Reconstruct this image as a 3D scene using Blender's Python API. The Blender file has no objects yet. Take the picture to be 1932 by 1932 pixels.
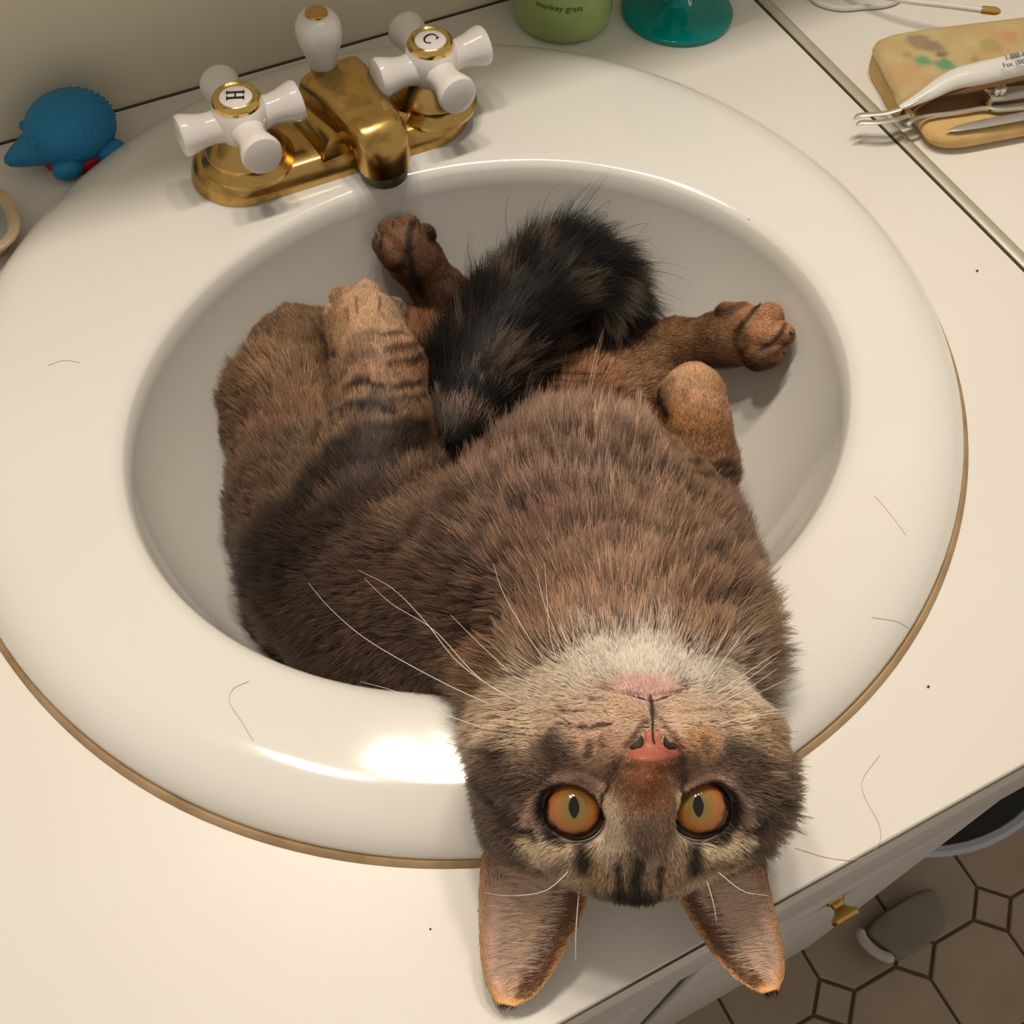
import bpy, bmesh, math, random
import numpy as np
from mathutils import Vector, Matrix

random.seed(7)
RNG = np.random.default_rng(7)
FUR_K = 1.0
SC = bpy.context.scene
COL = SC.collection

# ------------------------------------------------------------------ camera, world, lights, exposure
# working unit: centimetres, origin on the counter top under the basin centre; x along the counter,
# y towards the back wall, z up.  The floor is 79 cm below, at Blender z = 0.
TOP = 79.0
def w2b(p):
    p = np.asarray(p, float)
    return (p + np.array([0, 0, TOP])) * 0.01

CAM_R = np.array([[0.8914007892842535, 0.3726856266379599, -0.2578954372626262],
                  [-0.4524183237830407, 0.7654646559638977, -0.45758225574798644],
                  [0.026875512437045536, 0.5245658053738759, 0.8509456049969958]])
CAM_C = np.array([-14.70, -31.62, 42.79])
CAM_F = 2110.0
cam_d = bpy.data.cameras.new('camera')
cam_d.sensor_fit = 'HORIZONTAL'
cam_d.sensor_width = 36.0
cam_d.lens = CAM_F / 1932.0 * 36.0
cam_d.clip_start = 0.02
cam = bpy.data.objects.new('camera', cam_d)
COL.objects.link(cam)
_m = Matrix.Identity(4)
for i in range(3):
    for j in range(3):
        _m[i][j] = CAM_R[i, j]
_b = w2b(CAM_C)
for i in range(3):
    _m[i][3] = _b[i]
cam.matrix_world = _m
SC.camera = cam

world = bpy.data.worlds.new('room_glow')
SC.world = world
world.use_nodes = True
_bg = world.node_tree.nodes['Background']
_bg.inputs[0].default_value = (1.0, 0.90, 0.77, 1)
_bg.inputs[1].default_value = 0.40

def lamp(name, loc, watts, radius, color):
    l = bpy.data.lights.new(name, 'POINT')
    l.energy = watts
    l.shadow_soft_size = radius
    l.color = color
    o = bpy.data.objects.new(name, l)
    o.location = w2b(loc)
    COL.objects.link(o)
    return o
WARM = (1.0, 0.89, 0.765)
for lx in (-16, 2, 20):
    lamp('vanity_bulb_light', (lx, 13, 98), 11.0, 0.045, WARM)

SC.view_settings.view_transform = 'Standard'
SC.view_settings.look = 'None'
SC.view_settings.gamma = 1.0
SC.view_settings.use_curve_mapping = False
SC.view_settings.exposure = 0.0
SC.cycles.max_bounces = 8
SC.cycles.diffuse_bounces = 3
SC.cycles.glossy_bounces = 4
SC.cycles.transmission_bounces = 6
SC.cycles.transparent_max_bounces = 8
SC.cycles.caustics_reflective = False
SC.cycles.caustics_refractive = False

# ------------------------------------------------------------------ helpers
def P(px, py, z):
    """point at height z (cm above the counter) on the sight line measured in the photograph"""
    d = CAM_R @ np.array([(px - 966) / CAM_F, -(py - 966) / CAM_F, -1.0])
    return CAM_C + d * ((z - CAM_C[2]) / d[2])

ORG = {}
def tag(o, label=None, cat=None, group=None, kind=None):
    if label: o['label'] = label
    if cat: o['category'] = cat
    if group: o['group'] = group
    if kind: o['kind'] = kind
    return o
def thing(name, origin, label, cat, group=None):
    o = bpy.data.objects.new(name, None)
    o.empty_display_size = 0.02
    COL.objects.link(o)
    o.location = w2b(origin)
    ORG[o.name] = np.asarray(origin, float)
    return tag(o, label, cat, group)

class MB:
    def __init__(s):
        s.v = []; s.f = []
    def add(s, v, f):
        n = len(s.v)
        s.v += [tuple(p) for p in v]
        s.f += [tuple(i + n for i in q) for q in f]
        return s
    def build(s, name, mat, parent=None, origin=None, smooth=True):
        v = np.array(s.v, float)
        if parent is not None:
            org = ORG[parent.name]
        elif origin is not None:
            org = np.asarray(origin, float)
        else:
            org = np.array([(v[:, 0].min() + v[:, 0].max()) / 2, (v[:, 1].min() + v[:, 1].max()) / 2, v[:, 2].min()])
        me = bpy.data.meshes.new(name)
        me.from_pydata(((v - org) * 0.01).tolist(), [], s.f)
        bm = bmesh.new(); bm.from_mesh(me)
        bmesh.ops.recalc_face_normals(bm, faces=bm.faces)
        bm.to_mesh(me); bm.free()
        if smooth:
            me.polygons.foreach_set('use_smooth', [True] * len(me.polygons))
            if smooth != 'all':
                try: me.set_sharp_from_angle(angle=math.radians(40))
                except Exception: pass
        me.materials.append(mat)
        o = bpy.data.objects.new(name, me)
        COL.objects.link(o)
        if parent is not None:
            o.parent = parent
        else:
            o.location = w2b(org)
        ORG[o.name] = org
        return o

def frame_from(axis, up=(0, 0, 1)):
    a = np.asarray(axis, float); a = a / np.linalg.norm(a)
    u = np.asarray(up, float)
    if abs(a @ u / np.linalg.norm(u)) > 0.98: u = np.array([1.0, 0, 0])
    x = np.cross(u, a); x /= np.linalg.norm(x)
    y = np.cross(a, x)
    return np.stack([x, y, a], 1)

def lathe(profile, centre, n=32, axis=(0, 0, 1), sx=1.0, sy=1.0):
    """profile [(r, h)] turned about axis through centre; ends with r == 0 are closed"""
    F = np.eye(3) if tuple(axis) == (0, 0, 1) else frame_from(axis)
    c = np.asarray(centre, float)
    v = []; f = []; rings = []
    for r, h in profile:
        if r <= 1e-6:
            rings.append([len(v)]); v.append(c + F @ np.array([0, 0, h]))
        else:
            ids = []
            for k in range(n):
                t = 2 * math.pi * k / n
                ids.append(len(v)); v.append(c + F @ np.array([r * sx * math.cos(t), r * sy * math.sin(t), h]))
            rings.append(ids)
    for a, b in zip(rings[:-1], rings[1:]):
        if len(a) == 1 and len(b) == 1: continue
        for k in range(n):
            k2 = (k + 1) % n
            if len(a) == 1: f.append((a[0], b[k], b[k2]))
            elif len(b) == 1: f.append((a[k], a[k2], b[0]))
            else: f.append((a[k], a[k2], b[k2], b[k]))
    return v, f

def tube(pts, rad, n=12, flat=1.0, up=(0, 0, 1), caps=True):
    pts = np.asarray(pts, float)
    if np.isscalar(rad): rad = [rad] * len(pts)
    v = []; f = []; m = len(pts)
    for i in range(m):
        t = pts[min(i + 1, m - 1)] - pts[max(i - 1, 0)]
        F = frame_from(t, up)
        for k in range(n):
            a = 2 * math.pi * k / n
            v.append(pts[i] + F[:, 0] * math.cos(a) * rad[i] + F[:, 1] * math.sin(a) * rad[i] * flat)
    for i in range(m - 1):
        for k in range(n):
            k2 = (k + 1) % n
            f.append((i * n + k, i * n + k2, (i + 1) * n + k2, (i + 1) * n + k))
    if caps:
        f.append(tuple(range(n))); f.append(tuple((m - 1) * n + k for k in range(n)))
    return v, f

def curve_pts(ctrl, n):
    """Catmull-Rom through control points (any dimension)"""
    c = np.asarray(ctrl, float)
    c = np.vstack([2 * c[0] - c[1], c, 2 * c[-1] - c[-2]])
    out = []
    m = len(c) - 3
    for s in np.linspace(0, m, n):
        i = min(int(s), m - 1); t = s - i
        p0, p1, p2, p3 = c[i:i + 4]
        out.append(0.5 * ((2 * p1) + (-p0 + p2) * t + (2 * p0 - 5 * p1 + 4 * p2 - p3) * t * t + (-p0 + 3 * p1 - 3 * p2 + p3) * t ** 3))
    return np.array(out)

def ellipsoid(c, r, F=None, nu=24, nv=14):
    F = np.eye(3) if F is None else np.asarray(F)
    prof = [(math.sin(math.pi * i / nv), -math.cos(math.pi * i / nv)) for i in range(nv + 1)]
    prof[0] = (0, -1); prof[-1] = (0, 1)
    v, f = lathe(prof, (0, 0, 0), nu)
    v = [np.asarray(c) + F @ (np.asarray(p) * np.asarray(r)) for p in v]
    return v, f

def box(lo, hi, bev=0.0, seg=2):
    bm = bmesh.new()
    bmesh.ops.create_cube(bm, size=1.0)
    lo = np.asarray(lo, float); hi = np.asarray(hi, float)
    for q in bm.verts:
        q.co = Vector((lo + hi) / 2 + np.array(q.co) * (hi - lo))
    if bev > 0:
        bmesh.ops.bevel(bm, geom=list(bm.edges), offset=bev, segments=seg, affect='EDGES', profile=0.5)
    bm.verts.index_update()
    v = [tuple(q.co) for q in bm.verts]; f = [tuple(q.index for q in p.verts) for p in bm.faces]
    bm.free()
    return v, f

def loft(sections, closed=True, cap=True):
    v = []; f = []; n = len(sections[0])
    for s in sections: v += [tuple(p) for p in s]
    for i in range(len(sections) - 1):
        for k in range(n if closed else n - 1):
            k2 = (k + 1) % n
            f.append((i * n + k, i * n + k2, (i + 1) * n + k2, (i + 1) * n + k))
    if cap:
        f.append(tuple(range(n))); f.append(tuple((len(sections) - 1) * n + k for k in range(n)))
    return v, f

def smooth_poly(poly, n=64):
    """closed smooth outline through 2-D control points"""
    p = np.asarray(poly, float); m = len(p)
    out = []
    for s in np.linspace(0, m, n, endpoint=False):
        i = int(s); t = s - i
        p0, p1, p2, p3 = p[(i - 1) % m], p[i % m], p[(i + 1) % m], p[(i + 2) % m]
        out.append(0.5 * ((2 * p1) + (-p0 + p2) * t + (2 * p0 - 5 * p1 + 4 * p2 - p3) * t * t + (-p0 + 3 * p1 - 3 * p2 + p3) * t ** 3))
    return np.array(out)

def pad(outline, z0, z1, bulge=0.5, tilt=(0, 0)):
    """cushion-like slab: outline in xy, rounded rim"""
    o = np.asarray(outline, float); c = o.mean(0)
    h = z1 - z0; secs = []
    for s, zz in ((0.9, 0.0), (0.97, 0.12), (1.0, 0.4), (0.985, 0.7), (0.93, 0.9), (0.8, 1.0), (0.55, 1.0 + bulge * .25), (0.25, 1.0 + bulge * .35)):
        q = c + (o - c) * s
        secs.append([(x, y, z0 + h * zz + tilt[0] * (x - c[0]) + tilt[1] * (y - c[1])) for x, y in q])
    return loft(secs)

def slab(outline, z0, z1, bev=0.1):
    o = np.asarray(outline, float); c = o.mean(0)
    R = np.linalg.norm(o - c, axis=1).mean()
    k = 1 - bev / R
    secs = []
    for s, zz in ((k, z0), (1, z0 + bev), (1, z1 - bev), ((1 + k) / 2 * .5 + .5 * (1 + k) / 2, z1 - bev * .3), (k, z1)):
        q = c + (o - c) * s
        secs.append([(x, y, zz) for x, y in q])
    return loft(secs)

# ------------------------------------------------------------------ materials
def mat(name, color, rough=0.5, metal=0.0, spec=0.5, coat=0.0, trans=0.0, ior=1.45, noise=None, bump=None, alpha=1.0, sss=0.0):
    m = bpy.data.materials.new(name); m.use_nodes = True
    nt = m.node_tree; b = nt.nodes['Principled BSDF']
    b.inputs['Base Color'].default_value = (*color, 1)
    b.inputs['Roughness'].default_value = rough
    b.inputs['Metallic'].default_value = metal
    b.inputs['Specular IOR Level'].default_value = spec
    b.inputs['Coat Weight'].default_value = coat
    b.inputs['Coat Roughness'].default_value = 0.05
    b.inputs['Transmission Weight'].default_value = trans
    b.inputs['IOR'].default_value = ior
    if sss:
        b.inputs['Subsurface Weight'].default_value = sss
        b.inputs['Subsurface Radius'].default_value = (0.01, 0.005, 0.003)
    tc = nt.nodes.new('ShaderNodeTexCoord')
    if noise:
        scale, col2, lo, hi = noise[:4]
        nz = nt.nodes.new('ShaderNodeTexNoise'); nz.inputs['Scale'].default_value = scale
        nz.inputs['Detail'].default_value = 6
        rp = nt.nodes.new('ShaderNodeValToRGB')
        rp.color_ramp.elements[0].position = lo; rp.color_ramp.elements[0].color = (*color, 1)
        rp.color_ramp.elements[1].position = hi; rp.color_ramp.elements[1].color = (*col2, 1)
        nt.links.new(tc.outputs['Object'], nz.inputs['Vector'])
        nt.links.new(nz.outputs['Fac'], rp.inputs['Fac'])
        nt.links.new(rp.outputs['Color'], b.inputs['Base Color'])
    if bump:
        scale, st = bump
        nz = nt.nodes.new('ShaderNodeTexNoise'); nz.inputs['Scale'].default_value = scale
        nz.inputs['Detail'].default_value = 4
        bp = nt.nodes.new('ShaderNodeBump'); bp.inputs['Strength'].default_value = st
        bp.inputs['Distance'].default_value = 0.002
        nt.links.new(tc.outputs['Object'], nz.inputs['Vector'])
        nt.links.new(nz.outputs['Fac'], bp.inputs['Height'])
        nt.links.new(bp.outputs['Normal'], b.inputs['Normal'])
    return m

M = {}
M['counter'] = mat('cream_laminate', (0.80, 0.765, 0.70), 0.38, noise=(9, (0.77, 0.73, 0.66), 0.35, 0.75))
M['wall'] = mat('beige_wall_paint', (0.80, 0.73, 0.57), 0.6, noise=(12, (0.76, 0.69, 0.54), 0.4, 0.7))
M['porcelain'] = mat('white_porcelain', (0.80, 0.775, 0.715), 0.12, spec=0.5, coat=0.6, noise=(7, (0.78, 0.745, 0.67), 0.45, 0.8))
M['caulk'] = mat('yellowed_caulk', (0.42, 0.29, 0.16), 0.8, noise=(60, (0.30, 0.19, 0.09), 0.4, 0.7))
M['gap_and_shade'] = mat('dark_gap_and_shade', (0.10, 0.08, 0.05), 0.9)
M['brass'] = mat('tarnished_brass', (0.62, 0.40, 0.13), 0.24, metal=1.0, noise=(90, (0.36, 0.20, 0.07), 0.5, 0.72))
M['brass_bright'] = mat('bright_brass', (0.80, 0.56, 0.18), 0.14, metal=1.0)
M['brass_dull'] = mat('corroded_brass', (0.20, 0.18, 0.11), 0.6, metal=0.7, noise=(140, (0.10, 0.13, 0.10), 0.4, 0.65))
M['ceramic'] = mat('white_ceramic', (0.82, 0.78, 0.74), 0.15, coat=0.5)
M['ink'] = mat('black_ink', (0.015, 0.013, 0.012), 0.5)
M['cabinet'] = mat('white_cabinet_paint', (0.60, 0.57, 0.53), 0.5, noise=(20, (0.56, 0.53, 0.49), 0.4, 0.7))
M['strip'] = mat('seam_strip_metal', (0.50, 0.47, 0.38), 0.45, metal=0.3)
M['tile'] = mat('beige_floor_tile', (0.37, 0.285, 0.20), 0.45, noise=(14, (0.32, 0.24, 0.165), 0.35, 0.7))
M['grout'] = mat('brown_grout', (0.17, 0.115, 0.065), 0.9)

# ------------------------------------------------------------------ room
FLOOR = -TOP
def room():
    mb = MB().add(*box((-110, 25.25, FLOOR), (130, 33, 150)))
    o = mb.build('wall_back', M['wall'], smooth=False); tag(o, kind='structure')
    # floor: grout bed with octagon and small square tiles laid on it
    mb = MB().add(*box((-110, -130, FLOOR - 5), (130, 33, FLOOR)))
    fl = mb.build('floor', M['grout'], smooth=False); tag(fl, kind='structure')
    pitch = 10.25; s = 2.42          # s: half diagonal of the square inserts
    x0, y0 = 25.0, -32.6
    g = 0.16
    def tile_mesh(pts, name):
        mb = MB(); lo = [(x, y, 0.0) for x, y in pts]; mid = [(x, y, 0.32) for x, y in pts]
        top = [(x * .975, y * .975, 0.42) for x, y in pts]
        v, f = loft([lo, mid, top]); mb.add(v, f)
        me = bpy.data.meshes.new(name)
        me.from_pydata((np.array(mb.v) * .01).tolist(), [], mb.f)
        bm = bmesh.new(); bm.from_mesh(me); bmesh.ops.recalc_face_normals(bm, faces=bm.faces); bm.to_mesh(me); bm.free()
        me.materials.append(M['tile']); return me
    h = pitch / 2 - g; c = s + g * 0.6
    # octagon centred on lattice half points; cut corners where the inserts sit
    q = h - (s + g * 1.4) + g
    octo = [(-q, -h), (q, -h), (h, -q), (h, q), (q, h), (-q, h), (-h, q), (-h, -q)]
    sq = [(0, -s + g), (s - g, 0), (0, s - g), (-s + g, 0)]
    mo = tile_mesh(octo, 'floor_tile'); ms = tile_mesh(sq, 'floor_tile_insert')
    org = ORG[fl.name]
    for i in range(-3, 6):
        for j in range(-4, 4):
            for me, dx, dy in ((mo, .5, .5), (ms, 0, 0)):
                t = bpy.data.objects.new('floor_tile' if me is mo else 'floor_tile_insert', me)
                COL.objects.link(t); t.parent = fl
                wp = np.array([x0 + (i + dx) * pitch, y0 + (j + dy) * pitch, FLOOR])
                t.location = (wp - org) * 0.01
                t.rotation_euler = (RNG.normal(0, .003), RNG.normal(0, .003), 0)
def shade_cabinet():  # added out of view under the bulbs to shade the back of the counter
    r = thing('added_shade_cabinet', (2, 25.2, 40), 'added white mirror cabinet above the sink, out of view, shading the back of the counter', 'cabinet')
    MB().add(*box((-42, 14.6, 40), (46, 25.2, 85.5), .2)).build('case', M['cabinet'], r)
    for a, b in ((-41.6, 1.8), (2.2, 45.6)):
        MB().add(*box((a, 14.2, 40.4), (b, 14.6, 85.1), .1)).build('door', M['mirror'], r)
M['mirror'] = mat('mirror', (.8, .8, .8), .02, metal=1.0)
room()
shade_cabinet()

# ------------------------------------------------------------------ counter, cabinet
FRONT, BACK = -28.2, 25.16
def counter():
    root = thing('countertop', (0, 0, -4), 'long cream laminate countertop holding the round white sink', 'countertop')
    xl, xr = -75.0, 29.35
    n = 96; rh = 23.0
    mb = MB(); inner = []; outer = []
    ang = sorted(set([2 * math.pi * k / n for k in range(n)] + [math.atan2(y, x) % (2 * math.pi) for x in (xl, xr) for y in (FRONT, BACK)]))
    for t in ang:
        c, s = math.cos(t), math.sin(t)
        k = min((xr if c > 0 else xl) / c if abs(c) > 1e-9 else 1e9, (BACK if s > 0 else FRONT) / s if abs(s) > 1e-9 else 1e9)
        inner.append((rh * c, rh * s)); outer.append((k * c, k * s))
    e = 0.12
    def inset(p):
        x, y = p
        return (min(max(x, xl + e), xr - e), min(max(y, FRONT + e), BACK - e))
    secs = [[(x, y, -4) for x, y in inner], [(x, y, 0) for x, y in inner], [(*inset(p), 0) for p in outer],
            [(x, y, -e) for x, y in outer], [(x, y, -4) for x, y in outer]]
    v, f = loft(secs, cap=False); mb.add(v, f)
    m = len(ang)
    mb.f += [(4 * m + k, 4 * m + (k + 1) % m, (k + 1) % m, k) for k in range(m)]
    mb.build('slab', M['counter'], root)
    MB().add(*box((xl, BACK + .0, -1.0), (xr, BACK + .09, 0.03))).build('back_joint', M['gap_and_shade'], root, smooth=False)
    MB().add(*box((xl, FRONT - .03, -.16), (xr, FRONT + .03, -.04))).build('edge_seam', M['gap_and_shade'], root, smooth=False)
    o = MB().add(*box((30.1, FRONT, -4), (95, BACK, 0), .12)).build('side_countertop', M['counter'])
    tag(o, 'cream laminate counter beyond the metal seam, under the floral pouch', 'countertop')
    r2 = thing('seam_strip', (29.7, 0, -.5), 'thin greyish seam strip between the two counters', 'strip')
    mb = MB(); sec = []
    for y in (FRONT + .02, BACK - .02):
        sec.append([(29.37, y, -.4), (29.37, y, .10), (29.45, y, .17), (29.72, y, .21), (29.98, y, .17), (30.06, y, .10), (30.06, y, -.4)])
    mb.add(*loft(sec)); mb.build('strip', M['strip'], r2)
    MB().add(*box((29.345, FRONT + .05, -.4), (29.38, BACK - .05, .06))).build('strip_edge', M['gap_and_shade'], r2, smooth=False)
    MB().add(*box((30.06, FRONT + .05, -.4), (30.13, BACK - .05, .06))).build('strip_edge', M['gap_and_shade'], r2, smooth=False)
counter()

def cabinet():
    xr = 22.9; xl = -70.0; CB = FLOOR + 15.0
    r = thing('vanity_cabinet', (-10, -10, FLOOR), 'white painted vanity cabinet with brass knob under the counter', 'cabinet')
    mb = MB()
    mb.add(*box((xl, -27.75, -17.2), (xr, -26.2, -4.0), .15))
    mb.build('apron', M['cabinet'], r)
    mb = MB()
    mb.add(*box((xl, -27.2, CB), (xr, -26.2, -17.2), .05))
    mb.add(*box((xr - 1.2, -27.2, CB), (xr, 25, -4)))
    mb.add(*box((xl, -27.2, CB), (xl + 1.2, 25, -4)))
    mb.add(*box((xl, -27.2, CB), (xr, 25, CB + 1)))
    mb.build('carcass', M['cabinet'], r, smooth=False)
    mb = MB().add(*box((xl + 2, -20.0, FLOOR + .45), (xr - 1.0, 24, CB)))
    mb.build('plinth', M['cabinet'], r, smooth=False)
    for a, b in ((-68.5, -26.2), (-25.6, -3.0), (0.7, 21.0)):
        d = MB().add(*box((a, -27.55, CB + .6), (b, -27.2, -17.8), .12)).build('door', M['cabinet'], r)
        for x_ in (a - .3, b):
            MB().add(*box((x_, -27.26, CB + .6), (x_ + .3, -27.1, -17.8))).build('door_edge_shade', M['gap_and_shade'], d, smooth=False)  # dark strips stand in for the shadow along the door edges
        if a > 0:
            v, f = lathe([(0.0, 0), (.62, 0), (.6, .15), (.42, .3), (.38, .5), (.55, .75), (.88, .95), (.95, 1.12), (.88, 1.3), (.55, 1.42), (0, 1.45)],
                         (10.9, -27.5, -25.2), 24, (0, -1, 0))
            tag(MB().add(v, f).build('door_knob', M['brass'], d), 'round brass knob')
cabinet()

# ------------------------------------------------------------------ sink
RO, RI = (24.1, 23.9), (17.3, 14.6)
CI = (0.35, -2.95)
BOWL_D = 13.2
def smin(a, b, k):
    h = np.clip(0.5 + 0.5 * (b - a) / k, 0, 1)
    return b + (a - b) * h - k * h * (1 - h)
def sink_h(x, y):
    """height of the basin's upper surface"""
    eo = np.hypot(x / RO[0], y / RO[1])
    d = (1 - eo) * 24.0
    t = np.clip(1 - d / 2.7, 0, 1)
    deck = 0.15 + 1.5 * np.sqrt(np.clip(1 - t ** 2.1, 0, 1)) - 0.034 * np.clip(d - 2.4, 0, 6)
    q = np.hypot((x - CI[0]) / RI[0], (y - CI[1]) / RI[1])
    qq = np.clip(q, 0, 1)
    bowl = np.where(q < 1, 1.3 - BOWL_D * np.power(np.clip(1 - qq ** 2.8, 0, 1), 0.62), 1.3 + 30 * (q - 1))
    return smin(deck, bowl, 1.1)

def sink():
    r = thing('sink', (0, 0, -14), 'round white porcelain drop-in bathroom sink with the tabby cat inside', 'sink')
    n = 160
    ss = np.concatenate([np.linspace(0.02, .8, 22), np.linspace(.82, 1.18, 26), ])
    mb = MB(); secs = []
    # rings: bowl ellipse scaled by q, then blended out to the outer circle
    for q in list(np.linspace(0.03, 0.86, 22)) + list(np.linspace(.875, 1.0, 18)):
        ring = []
        for k in range(n):
            t = 2 * math.pi * k / n
            ring.append((CI[0] + RI[0] * q * math.cos(t), CI[1] + RI[1] * q * math.sin(t)))
        secs.append(ring)
    for s in list(np.linspace(0.02, .4, 14)) + list(np.linspace(.45, .8, 10)) + list(1 - np.linspace(.18, 0, 16) ** 1.6 * (.18 / .18 ** 1.6)):
        ring = []
        for k in range(n):
            t = 2 * math.pi * k / n
            xi, yi = CI[0] + RI[0] * math.cos(t), CI[1] + RI[1] * math.sin(t)
            # outer point: same parameter on the outer circle
            xo, yo = RO[0] * math.cos(t), RO[1] * math.sin(t)
            ring.append((xi + (xo - xi) * s, yi + (yo - yi) * s))
        secs.append(ring)
    S = []
    for ring in secs:
        a = np.array(ring); S.append(np.c_[a, sink_h(a[:, 0], a[:, 1])].tolist())
    a = np.array(secs[-1]); S.append(np.c_[a * 1.0, np.full(n, 0.0)].tolist())
    a = np.array(secs[-1]); S.append(np.c_[a * .94, np.full(n, 0.0)].tolist())
    # underside of the bowl
    for q in (1.06, 1.02, .9, .6, .2):
        a = np.array([(CI[0] + RI[0] * q * math.cos(2 * math.pi * k / n), CI[1] + RI[1] * q * math.sin(2 * math.pi * k / n)) for k in range(n)])
        zz = -BOWL_D * (max(0, 1.06 ** 2.8 - q ** 2.8)) ** .5 - .6
        S.append(np.c_[a, np.full(n, zz)].tolist())
    v, f = loft(S, cap=True); mb.add(v, f)
    mb.build('basin', M['porcelain'], r, smooth='all')
    mb = MB()
    secs = []
    for rr, zz in ((.985, .02), (1.004, .2), (1.010, .12), (1.013, .02)):
        secs.append([(RO[0] * (rr + .002 * math.sin(7 * t) * (rr > 1)) * math.cos(t), RO[1] * (rr + .0025 * math.sin(5 * t + 1) * (rr > 1)) * math.sin(t), zz) for t in np.linspace(0, 2 * math.pi, n, endpoint=False)])
    mb.add(*loft(secs, cap=False)); mb.build('caulk_bead', M['caulk'], r)
    v, f = lathe([(0, .3), (1.2, .3), (2.1, .2), (2.2, 0), (0, 0)], (CI[0], CI[1], -BOWL_D + 1.3), 32)
    MB().add(v, f).build('drain', M['brass'], r)
sink()

# ------------------------------------------------------------------ faucet
def letter_polys(ch):
    """serif H or C as thin boxes, unit height, x right, y up"""
    if ch == 'H':
        bars = [(-.33, -.5, -.17, .5), (.17, -.5, .33, .5), (-.2, -.05, .2, .05)]
        for sx in (-.25, .25):
            for sy in (-.5, .5):
                bars.append((sx - .16, sy - .035, sx + .16, sy + .035))
        return [[(a, b), (c, b), (c, d), (a, d)] for a, b, c, d in bars]
    out = []
    N = 22; ts = np.linspace(math.radians(48), math.radians(318), N)
    for t0, t1 in zip(ts[:-1], ts[1:]):
        w = lambda t: .07 + .09 * max(0, -math.cos(t))
        q = []
        for t, s in ((t0, 1), (t1, 1), (t1, 0), (t0, 0)):
            r = .5 - (0 if s else w(t)); q.append((r * .82 * math.cos(t), r * math.sin(t)))
        out.append(q)
    out.append([(.27, .22), (.36, .12), (.36, .44), (.30, .44)])
    return out

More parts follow.
